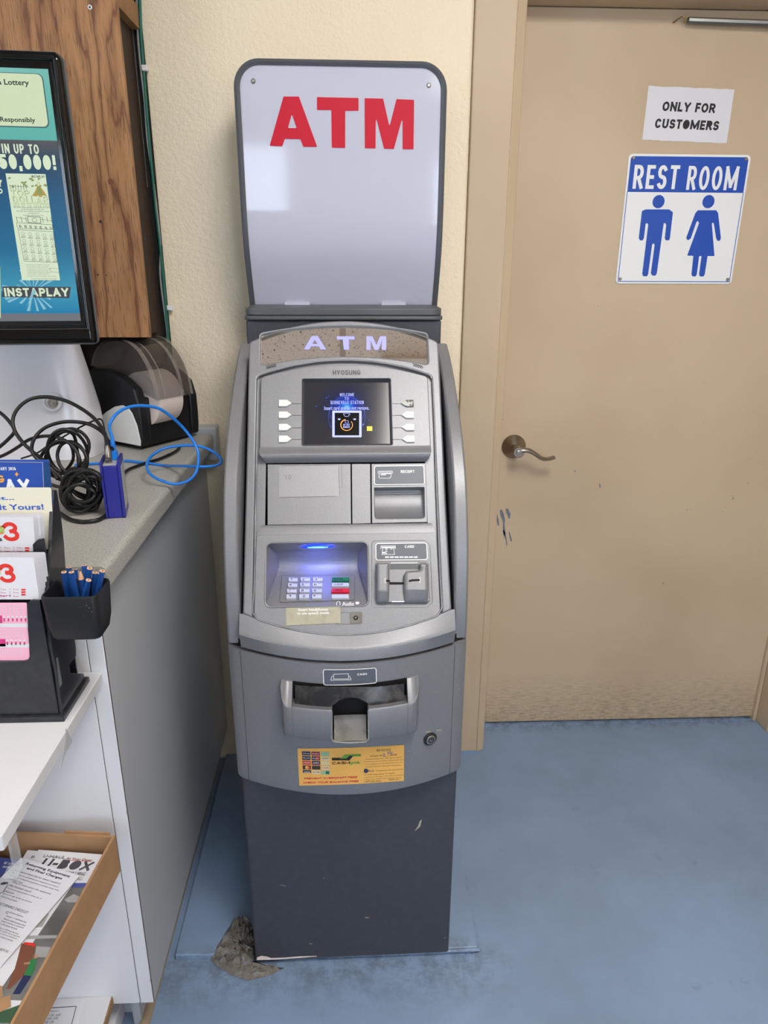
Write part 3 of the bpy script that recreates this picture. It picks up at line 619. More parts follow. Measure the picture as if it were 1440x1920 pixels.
for sx in (-1, 1):                                           # flanks that close the head and the groove behind the wings
    pf = [(-.01, .776), (.448, .776), (.448, 1.20), (.395, 1.262)]+[(F.p(0, s_, -.012).y, F.p(0, s_, -.012).z) for s_ in (stop_l-.02, .3, .03)]
    g.add(yzprism(pf, sx*.166, sx*.1848), 'silver_plastic')
# back of the head and lower lip
def ylip(x): return -.050+.0251*(x/.1834)**2
def zlip(x): return .7862+.0193*(x/.1834)**2
XL = [-.1915+.383*i/48 for i in range(49)]
top = [F.p(x, sb(x), 0) for x in XL]; lip = [Vector((x, ylip(x), zlip(x))) for x in XL]
rws = [top]
for t in (.3, .6, .85, 1): rws.append([top[i].lerp(lip[i], t) for i in range(49)])
rws.append([Vector((x, min(ylip(x), 9)-.0012, zlip(x)-.003)) for x in XL])
rws.append([Vector((x, yarc(x)+.001, zseam(x)+.007)) for x in XL]); rws.append([Vector((x, .02, zseam(x)+.007)) for x in XL])
g.add(loft(rws), 'silver_plastic')
uf = obj('upper_fascia', g, ATM, smooth=32)
# speaker slots below the header window
for u0, v0, du, dv in ((500, 689, 20, -5), (775, 684, 20, 5)):
    g = Geo()
    for r_ in range(3):
        for c_ in range(6):
            u = u0+c_*3.1+(r_ % 2)*1.5+r_*.3; v = v0-1.8+r_*2.0+dv*c_/6.
            g.add(flat(disc(F.hit(u, v), .00115, 8), F.p, .0004), 'black_gap')
    obj('speaker_slots', g, uf, smooth=0)
# header: tinted mirror with glowing letters
hp_ = obj('header_panel', Geo().add(plate(F, head_window(.004), (), -.012, -.006, 0), 'mirror_tint'), ATM, smooth=0)
Hh = Fr(F.p(0, 0, -.0058), F.X, F.S, MA)
g = Geo(); cpx = lambda pts: Hh.px([(470+x*370/1440, 580+y*370/1440) for x, y in pts])
A_ = [(390, 292), (446, 196), (490, 196), (549, 292), (510, 292), (499, 270), (440, 270), (427, 292)]
A_h = [(448, 253), (467, 221), (490, 253)]
T_ = [(629, 198), (757, 198), (757, 220), (717, 220), (717, 294), (680, 294), (672, 220), (630, 220)]
M_ = [(845, 198), (888, 198), (918, 262), (945, 198), (989, 198), (989, 296), (957, 296), (957, 226), (932, 296), (904, 296), (874, 226), (876, 296), (845, 296)]
for L_, h_ in ((A_, [cpx(A_h)]), (T_, ()), (M_, ())): one('glowing_letter', plate(Hh, cpx(L_), h_, 0, .0006), 'lilac_glow', hp_, smooth=0)

# --- display section, steeper than the face
F2 = Fr(F.p(0, 0, .006), F.X, F.S, MA)
XD = .1607
da = F2.hit(492, 707)[1]; dm = F2.hit(648, 684)[1]; db = F2.hit(648, 838)[1]
darc = arcpts((-XD, da), (0, dm), (XD, da), 24)
dout = rnd([(-XD, db)]+darc+[(XD, db)], [.004, .010]+[0]*23+[.010, .004], 4)
sq = [F2.hit(*p) for p in ((566, 710), (733, 711), (735, 834), (566, 834))]
sx0, sx1, sz1, sz0 = (sq[0][0]+sq[3][0])/2, (sq[1][0]+sq[2][0])/2, sq[0][1], sq[2][1]
shole = rnd([(sx0, sz0), (sx1, sz0), (sx1, sz1), (sx0, sz1)], .003, 3)
g = Geo().add(plate(F2, dout, [shole], -.020, 0, .0015, 1), 'silver_plastic')
lo = F.hit(650, 866)[1]-db
pr_ = [(.001, 0, 0), (-.003, .0010, 0), (-.007, .0030, 0), (-.011, .0055, 0), (-.014, .0072, .0005), (-.017, .0076, .002), (-.0205, .006, .0045), (-.0235, .002, .007), (lo, -.0095, .0105)]
g.add(loft([[F2.p((XD-e_)*k_, db+s_, h_) for k_ in (1, .5, 0, -.5, -1)] for s_, h_, e_ in pr_]), 'silver_plastic')
for sg_ in (-1, 1):
    rim_ = [F2.p(sg_*(XD-e_), db+s_, h_) for s_, h_, e_ in pr_]; bas_ = [F2.p(sg_*(XD-e_), db+s_, -.02) for s_, h_, e_ in pr_]; g.add(loft([rim_, bas_] if sg_ > 0 else [bas_, rim_]), 'silver_plastic')
g.add(textpx(F2, 'HYOSUNG', 624, 694, 676, 703, .0006, .0004), 'ink_grey')
for v in (757, 779, 802, 824):
    for a_, b_ in (((548, v), (565, v)), ((735, v), (753, v))): g.add(lines(F2, F2.px([a_, b_]), .0009, .0005), 'ink_grey')
dp = obj('display_panel', g, ATM, smooth=32)
# recessed bezel and screen
g = Geo(); r0 = [F2.p(a, b, -.001) for a, b in ((sx0, sz0), (sx1, sz0), (sx1, sz1), (sx0, sz1))]; i_ = .004
r1 = [F2.p(a, b, -.011) for a, b in ((sx0+i_, sz0+i_*1.6), (sx1-i_, sz0+i_*1.6), (sx1-i_, sz1-i_*.5), (sx0+i_, sz1-i_*.5))]
g.add(loft([r0, r1], True), 'charcoal_plastic'); obj('screen_bezel', g, dp, smooth=0)
SC = Fr(F2.p(0, 0, -.0105), F2.X, F2.S, MA); c0 = SC.hit(650, 764)
m = mat('screen_dark', '0c0c10', .12, emit=('2b2a30', .95)); gw = N(m, 'ShaderNodeTexCoord'); mp = N(m, 'ShaderNodeVectorMath'); mp.operation = 'DISTANCE'
P0 = SC.p(c0[0], c0[1]); mp.inputs[1].default_value = P0; Lk(m, gw.outputs['Object'], mp.inputs[0])
rr = ramp(m, [(0, '8fe4ff'), (.10, '2f8cff'), (.24, '1a3fc8'), (.5, '262a52'), (1, '36353b')]); Lk(m, maprange(m, mp.outputs['Value'], 0, .062), rr.inputs[0]); Lk(m, rr.outputs[0], bsdf(m).inputs['Emission Color'])  # outer grey emission stands in for the ceiling reflected in the screen
mat('screen_lilac', '9aa0e8', .4, emit=('a6b0ff', .62)); mat('screen_text', '8088c8', .4, emit=('9aa8f0', .42)); mat('screen_orange', 'e08a30', .4, emit=('e88a2c', .6)); mat('screen_yellow', 'e8c030', .4, emit=('f0c022', .7)); mat('screen_blue', '2a50e0', .4, emit=('2a50ff', .8))
g = Geo().add(flat([(sx0, sz0), (sx1, sz0), (sx1, sz1), (sx0, sz1)], SC.p, 0), 'screen_dark'); e = .0003
fo, fi = SC.px([(623, 770), (678, 770), (678, 820), (623, 820)]), SC.px([(627.5, 774), (673.5, 774), (673.5, 816.5), (627.5, 816.5)])
g.add(plate(SC, rnd(fo, .0015, 3), [fi], e*.5, e), 'screen_lilac'); g.add(flat(fi, SC.p, e*.7), 'black_gloss')
for s_, a_ in (('WELCOME', (637, 737, 664, 743)), ('TO', (646, 744.5, 654, 750)), ('BERNEVILLE STATION', (620, 751.5, 682, 758)), ('Insert card and do not remove.', (608, 761.5, 692, 769))):
    g.add(textpx(SC, s_, *a_, h=e*1.6, bold=.00008), 'screen_text')
oc = SC.hit(650, 797); R_ = SC.hit(661, 797)[0]-oc[0]
for i in range(26):
    a0, a1 = [math.radians(100+300*(i+k)/26) for k in (0, 1.05)]
    t = .0021-.0011*i/26; g.add(flat([(oc[0]+(R_+w)*math.cos(a), oc[1]+(R_+w)*math.sin(a)) for w, a in ((-t/2, a0), (t/2, a0), (t/2, a1), (-t/2, a1))], SC.p, e*1.5), 'screen_orange')
g.add(lines(SC, SC.px([(647, 789), (653, 789), (653, 793.5), (647, 793.5)]), .0006, e*1.5, True), 'screen_lilac')
for s_, a_ in (('DO NOT', (643.5, 795, 656, 798)), ('REMOVE', (643.5, 799, 656, 802.5))): g.add(textpx(SC, s_, *a_, h=e*1.5, bold=.00006), 'screen_lilac')
g.add(lines(SC, SC.px([(644, 775.5), (656, 775.5), (656, 778), (654, 778), (653.5, 781), (646.5, 781), (646, 778), (644, 778)]), .0006, e*1.5, True), 'screen_lilac')
for u in (633, 662): g.add(flat(SC.px([(u, 785), (u+6, 785), (u+4.6, 787.6), (u+1.4, 787.6)]), SC.p, e*1.5), 'screen_lilac')
g.add(flat(SC.px([(688, 799.5), (698, 799.5), (698, 808), (688, 808)]), SC.p, e), 'screen_yellow'); g.add(lines(SC, SC.px([(693, 799.5), (693, 808)]), .0003, e*1.4), 'sticker_orange')
for u, v, r_ in ((681, 796, 1.6), (692, 788, .7), (612, 746, 1), (616, 743, .6), (593, 762, .8), (722, 796, .7), (678, 787, .7), (619, 751, .6), (715, 741, .5)):
    a = SC.hit(u, v); g.add(flat(disc(a, r_*.00105, 10), SC.p, e), 'screen_blue')
for k, (cu_, cv_, ru, rv, a0, a1) in enumerate(((634, 772, 16, 20, 95, 260), (666, 772, 17, 21, -80, 85), (650, 762, 26, 18, 20, 160), (628, 782, 12, 24, 110, 250), (672, 780, 13, 24, -70, 70))):
    g.add(lines(SC, SC.px([(cu_+ru*math.cos(math.radians(a0+(a1-a0)*i/16)), cv_-rv*math.sin(math.radians(a0+(a1-a0)*i/16))) for i in range(17)]), .0003, e*.6), 'screen_blue')
obj('screen', g, dp, smooth=0)
# eight arrow keys
for i, v in enumerate((757, 779, 802, 824)):
    for side in (0, 1):
        if side == 0: pts = [(523, v-6), (538.5, v-6), (547, v), (538.5, v+6), (523, v+6)]
        else: k = .5*i; pts = [(775.5+k, v-6), (761+k, v-6), (752+k, v), (761+k, v+6), (775.5+k, v+6)]
        worn = side == 1 and i == 0
        g = Geo().add(plate(F2, rnd(F2.px(pts), .0007, 2), (), -.001, .0042, .0006), 'worn_key' if worn else 'white_plastic')
        kk = obj('function_key', g, dp, smooth=30)
        if worn: kk['label'] = 'scratched function key'

# --- middle row: blank door, spacer, receipt module
def module(name, pts, holes=(), h=-.0045):
    return obj(name, Geo().add(plate(F, F.px(pts), holes, -.016, h, .0008), 'silver_plastic'), ATM, smooth=30)
bd = module('blank_panel', [(501, 869), (657.5, 868), (658.5, 981), (501, 983)])
one('sticker_residue', flat(F.px(rnd([(523, 873), (634, 871), (636, 929), (523, 931)], 1)), F.p, -.0041), 'residue', bd)
one('residue_edge', join(lines(F, F.px([(634.5, 875), (636.5, 927)]), .0012, -.0039), lines(F, F.px([(640, 872), (641.5, 915)]), .0007, -.0039), lines(F, F.px([(524, 931.5), (630, 929.5)]), .0006, -.0039), lines(F, F.px([(526, 871.5), (634, 870.5)]), .0006, -.0039)), 'residue_edge', bd)
g = Geo().add(text(F, "'10", *F.hit(531, 898), *F.hit(546, 889), -.0037), 'residue_edge'); obj('worn_mark', g, bd)
module('spacer_panel', [(659.5, 868), (694.5, 868), (695.5, 980), (660.5, 981)])
rh = rnd(F.px([(702, 913), (796, 912), (797, 971), (703, 972)]), [.001, .001, .006, .006], 4)
rc = module('receipt_slot', [(696.5, 868), (798.5, 867), (802, 978), (697.5, 980)], [rh])
xa, xb = rh[0][0], F.hit(796.5, 940)[0]; st, sb_ = F.hit(750, 912)[1], F.hit(750, 971.5)[1]
rows = []
for s_, h_ in ((st, -.006), (st-.001, -.024), (st-.010, -.027), (st-.03, -.026), (st-.045, -.020), (st-.058, -.011), (sb_, -.0055)): rows.append([F.p(xa, s_, -.004), F.p(xa+.001, s_, h_), F.p(xb-.001, s_, h_), F.p(xb, s_, -.004)])
one('receipt_tray', loft(rows), 'silver_plastic', rc, smooth=50)
a0 = F.p(xa+.004, st-.0075, -.0262); one('tear_bar', tube([F.p(xa+.004, st-.0072, -.0235), F.p(xb-.004, st-.0072, -.0235)], .0012, 8), 'chrome', rc)
def label_plate(name, parent, pts, fnhit, fn, h, word, wbox, wh=.001, icon=()):
    P = fnhit(pts); g = Geo()
    g.add(plate(Map(fn), dense(rnd(P, .004, 4), .006), (), h-.0012, h), 'label_slate')
    g.add(lines(None, dense(rnd(P, .004, 4), .005), .0016, h+.0002, True, fn), 'label_white')
    a = fnhit([(wbox[0], wbox[3]), (wbox[2], wbox[1])]); g.add(text(None, word, *a[0], *a[1], h+.0004, .00035, fn=fn), 'label_white')
    for line, w, closed in icon: g.add(lines(None, fnhit(line), w*.8, h+.0004, closed, fn), 'label_white')
    return obj(name, g, parent, smooth=0)
K = lambda pts: [(660+x*170/1440, 850+y*170/1440) for x, y in pts]
label_plate('receipt_label', rc, [(702, 874), (794.5, 873), (796, 908), (702, 909)], lambda p: F.px(p, -.003), F.p, -.003, 'RECEIPT', (751.5, 881.5, 777, 887), icon=[
    (K([(425, 320), (415, 320), (415, 285), (640, 282), (640, 318), (622, 318)]), .0011, False), (K([(440, 300), (430, 360), (425, 380), (440, 395), (600, 395), (622, 360), (615, 300)]), .0011, True), (K([(460, 325), (605, 322)]), .0022, False), (K([(460, 342), (535, 341)]), .0018, False)])

# --- lower section with keypad recess and card reader
LP = .0006
lt = [F.hit(*p)[1] for p in ((501, 984), (489, 1003))]
kh = rnd(F.px([(499, 1018), (690, 1016), (691, 1136), (497, 1139)], LP), .0105, 5)
g = Geo().add(plate(F, [(x, sb(x)+.0005) for x in [(-XI+.003)+(2*XI-.006)*i/30 for i in range(31)]]+rnd([(XI-.003, .05), (XI-.004, lt[1]), (-XI+.004, lt[1]), (-XI+.003, .05)], [0, .006, .006, 0]), [kh], -.012, LP, .001), 'silver_plastic')
g.add(loft([[F.p(-XI+.012, lt[0], -.004), F.p(XI-.012, lt[0], -.004)], [F.p(-XI+.010, lt[0]-.006, -.001), F.p(XI-.010, lt[0]-.006, -.001)], [F.p(-XI+.004, lt[1]-.003, LP-.0004), F.p(XI-.004, lt[1]-.003, LP-.0004)]]), 'silver_plastic')
lp = obj('lower_panel', g, ATM, smooth=32)
def bead(name, pts, r, parent, h=LP, closed=False, m_='silver_plastic'):
    return one(name, tube([F.p(a, b, h) for a, b in pts], r, 6, closed), m_, parent, smooth=60)
# raised rim that runs round the whole face and its lower arc
rb = [(-XI, s_il-.006)]+[(-XI-.0003*i, s_il-.006-(s_il-.04)*i/8) for i in range(1, 9)]
botc = F.hit(650, 1190)[1]; bl_ = F.hit(477, 1155)[1]
left = F.px([(484, 712), (482, 800), (480, 900), (478.5, 1000), (477, 1100), (475.5, 1148)])
right = F.px([(811, 714), (815, 800), (818, 900), (822, 1000), (826, 1100), (828.5, 1146)])
bot = F.px([(478, 1158), (490, 1165), (520, 1174), (560, 1183), (600, 1188), (650, 1190.5), (700, 1188), (745, 1182), (790, 1170), (818, 1159), (827, 1153)])
rim = left+bot+right[::-1]
def rimfn(a, b): return F.p(a, b, .0004)
rim = left[:-1]+[(-XI, _e+.014), (-XI+.004, sb(XI)+.004)]+[(x, sb(x)) for x in [-.158+.316*i/20 for i in range(21)]]+[(XI-.004, sb(XI)+.004), (XI, _e+.014)]+right[::-1][1:]
one('face_rim', tube(smoothpath([rimfn(a, b) for a, b in rim], 4), .0017, 6), 'silver_plastic', uf, smooth=60)
one('arch_rim', tube([F.p(a, b, .0002) for a, b in inner[1:-1]], .0016, 6), 'silver_plastic', uf, smooth=60)
bead('recess_rim', kh, .0016, lp, LP, True)
cg = rnd(F.px([(697, 1014), (797, 1013), (806, 1022), (811, 1130), (800, 1139), (697, 1139)], LP), .006, 4); bead('card_rim', cg, .0007, lp, LP, True)

# keypad recess
D0 = F.pt(595, 1137, LP); th = math.radians(20)
KF = Fr(D0, (1, 0, 0), (0, math.cos(th), math.sin(th)), MA)
cS = KF.hit(595, 1062)[1]; Cc = KF.p(0, cS); Bc = Fr((0, Cc.y-.004, 0), M=MA).pt(595, 1035); Tc = F.pt(595, 1017, LP)
xl, xr = F.hit(498.5, 1080, LP)[0], F.hit(690.5, 1080, LP)[0]
def krow(y, z, e): return [(xl+e, y, z), (xl+e+.004, y, z), (xr-e-.004, y, z), (xr-e, y, z)]
rows = [(Tc.y, Tc.z, 0), (Bc.y-.006, Bc.z+.006, .012), (Bc.y, Bc.z, .016), (Cc.y, Cc.z+.010, .018), (Cc.y-.004, Cc.z+.002, .018), (KF.p(0, cS*.80).y, KF.p(0, cS*.80).z, .014), (KF.p(0, cS*.4).y, KF.p(0, cS*.4).z, .007), (D0.y, D0.z, 0)]
L_, R__ = [], []
g = Geo().add(loft([krow(*r) for r in rows]), 'silver_plastic')
for sd in (0, 3):                                            # side cheeks
    ring = [Vector(krow(*r)[sd]) for r in rows]; n_ = len(ring); x_ = xl if sd == 0 else xr
    e0 = [F.p(x_, F.hit(595, 1017, LP)[1], LP), F.p(x_, F.hit(595, 1060, LP)[1], LP), F.p(x_, F.hit(595, 1100, LP)[1], LP), F.p(x_, F.hit(595, 1137, LP)[1], LP)]
    poly = ring+e0[::-1][1:-1]; c_ = sum(poly, Vector())/len(poly); c_.x = x_+(.012 if sd == 0 else -.012)
    g.add((poly+[c_], [(i, (i+1) % len(poly), len(poly)) for i in range(len(poly))]), 'silver_plastic')
kp = obj('keypad_recess', g, ATM, smooth=50)
g = Geo()
kpl = KF.px([(529, 1080), (665, 1078.5), (665, 1126), (524, 1130)]); g.add(prism(rnd(kpl, .004, 3), KF.p, .0002, .0012), 'silver_plastic')
g.add(lines(KF, rnd(kpl, .004, 3), .0006, .0013, True), 'ink_grey')
g.add(textpx(KF, 'Audio', 641.5, 1128.5, 664, 1136, .0016, .0002), 'label_white')
hc = KF.hit(634.5, 1133.2); g.add(lines(KF, [(hc[0]+.0032*math.cos(a), hc[1]+.0055*math.sin(a)) for a in [math.radians(-40+260*i/12) for i in range(13)]], .0012, .0016), 'label_white')
g.add(flat(KF.px([(666, 1131), (669, 1129), (674, 1130), (673, 1134), (668, 1135)]), KF.p, .0016), 'label_white')
obj('keypad_plate', g, kp, smooth=0)
rowsv = [(1082.6, 1091.6), (1092.6, 1101.6), (1103.4, 1112.4), (1114, 1123.6)]
cols = [[(541, 557.6), (540, 557), (538.2, 556), (536.8, 555)], [(564, 581), (563, 580.6), (562, 580), (561, 579.2)], [(587.5, 604.8), (586.5, 604.2), (585.5, 603.6), (585, 603)], [(623, 654), (622.6, 654), (622, 654), (622, 654)]]
names = [['1', '2', '3', 'ENTER'], ['4', '5', '6', 'CLEAR'], ['7', '8', '9', 'CANCEL'], ['<', '0', '>', '']]
subs = [['QZ', 'ABC', 'DEF', ''], ['GHI', 'JKL', 'MNO', ''], ['PRS', 'TUV', 'WXY', ''], ['', '', '', '']]
for r_ in range(4):
    for c_ in range(4):
        (v0, v1), (u0, u1) = rowsv[r_], cols[c_][r_]; kh_ = .0062
        top_ = KF.px([(u0, v0), (u1, v0), (u1, v1-2.6), (u0, v1-2.6)], kh_); nm = names[r_][c_]
        m_ = {'ENTER': 'key_green', 'CANCEL': 'key_red'}.get(nm, 'key_plastic')
        cx_ = sum(p[0] for p in top_)/4; cy_ = sum(p[1] for p in top_)/4
        g = Geo().add(loft([[KF.p(cx_+(a-cx_)*1.06, cy_+(b-cy_)*1.08, .001) for a, b in top_], [KF.p(a, b, kh_) for a, b in top_]], True, True), m_)
        ink = 'ink_grey' if m_ == 'key_plastic' else 'ink'
        wbox = lambda f0, f1, g0, g1: (u0+(u1-u0)*f0, v0+(v1-2.6-v0)*g0, u0+(u1-u0)*f1, v0+(v1-2.6-v0)*g1)
        if nm in ('<', '>'):
            a = [(.25, .45), (.5, .2), (.5, .7)] if nm == '<' else [(.42, .45), (.16, .2), (.16, .7)]
            g.add(flat(KF.px([(u0+(u1-u0)*f, v0+(v1-2.6-v0)*q_) for f, q_ in a], kh_), KF.p, kh_+.0003), ink)
        elif len(nm) == 1:
            g.add(textpx(KF, nm, *wbox(.14 if nm != '0' else .36, .42 if nm != '0' else .64, .2, .85), h=kh_+.0003, bold=.0002), ink)
            if subs[r_][c_]: g.add(textpx(KF, subs[r_][c_], *wbox(.5, .94, .06, .36), h=kh_+.0003), ink)
        elif nm: g.add(textpx(KF, nm, *wbox(.09, .66, .25, .75), h=kh_+.0003, bold=.0001), ink)
        obj('key', g, kp, smooth=25, bev=.0008)
# blue lamp under the hood
HF = Fr((0, Tc.y-.004, 0), M=MA); lc = HF.pt(596, 1024.3); lw = HF.hit(627.5, 1024.3)[0]-HF.hit(596, 1024.3)[0]
rws = []
for k in range(9):
    a = math.pi*k/8; rws.append([(lc.x-lw*math.cos(a), lc.y-.004*math.sin(a)*math.cos(b)*1, lc.z+.0044*math.sin(a)*math.sin(b)) for b in [2*math.pi*j/12 for j in range(12)]])
led = one('guide_lamp', loft(rws, True), 'blue_led', kp)
rws = [[(lc.x-lw*.82*math.cos(a), lc.y-.0046*math.sin(a)*math.cos(b), lc.z-.0006+.0026*math.sin(a)*math.sin(b)) for b in [2*math.pi*j/12 for j in range(12)]] for a in [math.pi*k/8 for k in range(9)]]
one('lamp_core', loft(rws, True), 'blue_led_core', kp)
l = bpy.data.lights.new('guide_lamp_light', 'AREA'); l.shape = 'RECTANGLE'; l.size, l.size_y = .05, .006; l.energy = .10; l.color = (.16, .2, 1)
lo_ = bpy.data.objects.new('guide_lamp_light', l); COL.objects.link(lo_); lo_.parent = ATM; lo_.location = lc+Vector((0, .005, -.003)); lo_.rotation_euler = (math.radians(38), 0, 0)

# card reader
CR = [[(690+x*140/1440, 1000+y*140/1440) for x, y in pts] for pts in (
    [(150, 575), (185, 555), (1120, 555), (1165, 590), (1185, 1300), (1150, 1335), (190, 1345), (155, 1310)],
    [(165, 590), (200, 565), (405, 565), (415, 700), (412, 1335), (200, 1340), (165, 1305)],
    [(995, 565), (1115, 562), (1155, 595), (1175, 1295), (1145, 1330), (705, 1335), (700, 1260), (690, 800), (740, 725), (960, 710), (1000, 690)])]
g = Geo().add(plate(F, rnd(F.px(CR[0], LP), .002), (), LP-.004, LP+.008, .002), 'silver_plastic')
s0_ = F.hit(750, 1107, LP+.024)[1]
CM = Map(lambda a, b, h: F.p(a, b, h-max(0, s0_-b)*.75 if h > LP+.006 else h))
for c_, b_ in ((CR[1], .006), (CR[2], .007)): g.add(plate(CM, dense(rnd(F.px(c_, LP+.02), .003), .0025), (), LP+.002, LP+.024, b_, 3), 'silver_plastic')
def crl(pts, w, h, m_='black_gap'): g.add(lines(F, F.px([(690+x*140/1440, 1000+y*140/1440) for x, y in pts], h), w, h), m_)
crl([(420, 965), (695, 965)], .0045, LP+.0083); crl([(360, 915), (412, 918)], .0035, LP+.0244)
crl([(800, 920), (850, 905), (985, 900)], .0035, LP+.0244); crl([(1000, 860), (1000, 945)], .003, LP+.0244, 'silver_rim'); crl([(330, 870), (330, 950)], .003, LP+.0244, 'silver_rim')
g.add(flat(F.px([(690+x*140/1440, 1000+y*140/1440) for x, y in ((420, 585), (985, 582), (985, 690), (420, 695))], LP+.0085), F.p, LP+.0085), 'charcoal_plastic')
for a, b in (((445, 572), (950, 570)), ((465, 1318), (695, 1316))): crl([a, b], .0016, LP+.009, 'label_white')
crd = obj('card_reader', g, ATM, smooth=35)
K2 = lambda pts: [(690+x*140/1440, 1000+y*140/1440) for x, y in pts]
label_plate('card_label', crd, K2([(150, 198), (1130, 185), (1145, 505), (155, 518)]), lambda p: F.px(p, LP+.001), F.p, LP+.001, 'CARD', (759, 1022.5, 776.5, 1027.5), icon=[
    (K2([(255, 300), (245, 300), (250, 242), (525, 240), (530, 295), (505, 300)]), .0010, False), (K2([(265, 268), (515, 266)]), .0024, False), (K2([(285, 285), (270, 410), (512, 408), (490, 285)]), .0010, True), (K2([(290, 375), (322, 375)]), .0038, False), (K2([(340, 305), (365, 305)]), .0022, False), (K2([(340, 345), (365, 345)]), .0022, False), (K2([(335, 383), (358, 383)]), .0022, False), (K2([(437, 305), (460, 305)]), .0014, False)]+
    [(K2([(340+92*i, 461), (396+92*i, 459.5)]), .0034, False) for i in range(7)])

# headphone socket and the braille sticker
g = Geo().add(plate(F, rnd(F.px([(656, 1149.5), (677.5, 1149), (677.5, 1168.5), (656, 1169)], LP), .002), (), LP-.002, LP+.0012, .0005), 'worn_metal')
hc = F.hit(667, 1158.5, LP); g.add(lathe([(.0042, 0), (.0042, .0012), (.003, .0016), (.003, .0004)], F.p(*hc, LP+.001), F.N, 18), 'black_rubber'); g.add(flat(disc(hc, .0014, 10), F.p, LP+.0029), 'steel')
g.add(lines(F, rnd(F.px([(630, 1149), (678.5, 1147.5), (678.5, 1170), (630, 1171)], LP), .003, 3), .0006, LP+.0004, True), 'ink_grey')
obj('headphone_socket', g, ATM, smooth=30)
g = Geo().add(prism(F.px([(536, 1140), (638, 1138), (639, 1168), (600, 1170), (537, 1173)], LP), F.p, LP+.0001, LP+.0012), 'sticker_khaki')
g.add(textpx(F, 'Insert headphones', 559.5, 1140.5, 615, 1147.5, LP+.0016, .00015), 'label_white'); g.add(textpx(F, 'to use speech mode', 557, 1147.5, 617, 1154, LP+.0016, .00015), 'label_white')
obj('speech_sticker', g, ATM, smooth=0)

# --- cash dispenser pocket on the lower door
def apoly(poly_zh, x0, x1, n=10):
    """cross-section (z,h) swept along the curved front from x0 to x1; z may be a function of x"""
    rws = []
    for i in range(n+1):
        x = x0+(x1-x0)*i/n; rws.append([(x, yarc(x)-h, (z(x) if callable(z) else z)) for z, h in poly_zh])
    return loft(rws, True, True)
xL, xR = ahit(527.5, 1330, .02)[0], ahit(785, 1325, .02)[0]; nL, nR = ahit(622.5, 1350, .036)[0], ahit(690.5, 1350, .036)[0]
eL, eR = ahit(549, 1300, .006)[0], ahit(762.5, 1297, .006)[0]
bend = lambda z0, k=.9: (lambda x: z0+k*.25*(x/.13)**2*.02)
zt = bend(ahit(650, 1285, .002)[1]+.0015); zsl = bend(ahit(600, 1322, .012)[1]); zf = bend(ahit(600, 1331, .036)[1]); zb = bend(ahit(650, 1393, .030)[1])
g = Geo()
body = lambda top: [top, (zf, .036), (lambda x: zf(x)-.004, .038), (lambda x: zb(x)+.012, .034), (lambda x: zb(x)+.003, .029), (lambda x: zb(x), .021), (zb, -.004), (top[0], -.004)]
g.add(apoly(body((zsl, .018)), eL, nL, 8), 'silver_plastic'); g.add(apoly(body((zsl, .018)), nR, eR, 8), 'silver_plastic')
def endcap(xa, xb, n=7):                                      # ends with rounded outer edge
    rws = []
    for i in range(n+1):
        t = i/n; x = xa+(xb-xa)*t; k = 1-.45*max(0, (t-.72)/.28)**2.5; rise = .026*max(0, (t-.25)/.75)**2; rs_ = .004*max(0, (t-.5)/.5)**2
        zz = [(zt(x), .003*k), (zf(x)+rise, .036*k), (zf(x)-.004+rise, .038*k), (zb(x)+.012+rs_, .034*k), (zb(x)+.003+rs_, .029*k), (zb(x)+rs_, .021*k), (zb(x)+rs_, -.004), (zt(x), -.004)]
        rws.append([(x, yarc(x)-h, z) for z, h in zz])
    return loft(rws, True, True)
g.add(endcap(eL, xL), 'silver_plastic'); g.add(endcap(eR, xR), 'silver_plastic')
g.add(apoly([(lambda x: zb(x)+.004, .032), (lambda x: zb(x)+.002, .0325), (zb, .028), (zb, .002), (lambda x: zb(x)+.004, .002)], nL-.0005, nR+.0005, 6), 'silver_plastic')
cd = obj('cash_pocket', g, ATM, smooth=32, bev=.0015)
n_ = 24; rw = lambda zf_, h: [ap(eL+(eR-eL)*i/n_, zf_(eL+(eR-eL)*i/n_), h) for i in range(n_+1)]
one('slot_back', loft([rw(zt, .0008), rw(zsl, .0008), rw(lambda x: zb(x)+.004, .0008)]), 'black_gap', cd)
shp = [(553, 1287), (600, 1290), (650, 1291), (710, 1289), (758, 1283), (757, 1317), (728, 1318), (700, 1319), (692, 1317), (684, 1312.5), (672, 1308), (660, 1306.5), (648, 1307.5), (636, 1311), (627, 1317), (619, 1321), (590, 1322.5), (554, 1322)]
P = apx(shp, .010); cv = lambda a, b, h: ap(a, b, .004+.012*max(0, min(1, (zt(a)-b)/.04))+h)
one('cash_shutter', plate(Map(cv), dense(P, .006), (), 0, .002), 'dark_smoke', cd, smooth=30)
rws = []
tz0, tz1 = ahit(655, 1340, .012)[1], ahit(655, 1390, .034)[1]
for k in range(9):
    t = k/8; z = tz0+(tz1-tz0)*t; h = .012+.021*t**1.6; e = .003
    rws.append([ap(nL+e+(nR-nL-2*e)*i/8, z, h+.0022*(abs(i-4)/4)**3) for i in range(9)])
one('cash_tongue', loft(rws), 'worn_metal', cd, smooth=60)
one('notch_rim', tube([ap(a, b, .0355) for a, b in apx([(622, 1334), (622, 1385), (627, 1391), (655, 1393), (686, 1391), (691, 1385), (690.5, 1332)], .0355)], .0014, 6), 'silver_rim', cd)
label_plate('cash_label', cd, [(606, 1255), (705, 1252), (706, 1280), (607, 1284)], lambda p: apx(p, .001), ap, .0015, 'CASH', (670, 1261, 688, 1266), icon=[
    ([(500+x/4.5, 1230+y/4.5) for x, y in p], .0012, c) for p, c in (([(565, 152), (690, 147), (692, 190), (565, 192)], True), ([(560, 168), (550, 170), (541, 202), (712, 199), (702, 170), (694, 168)], False))])
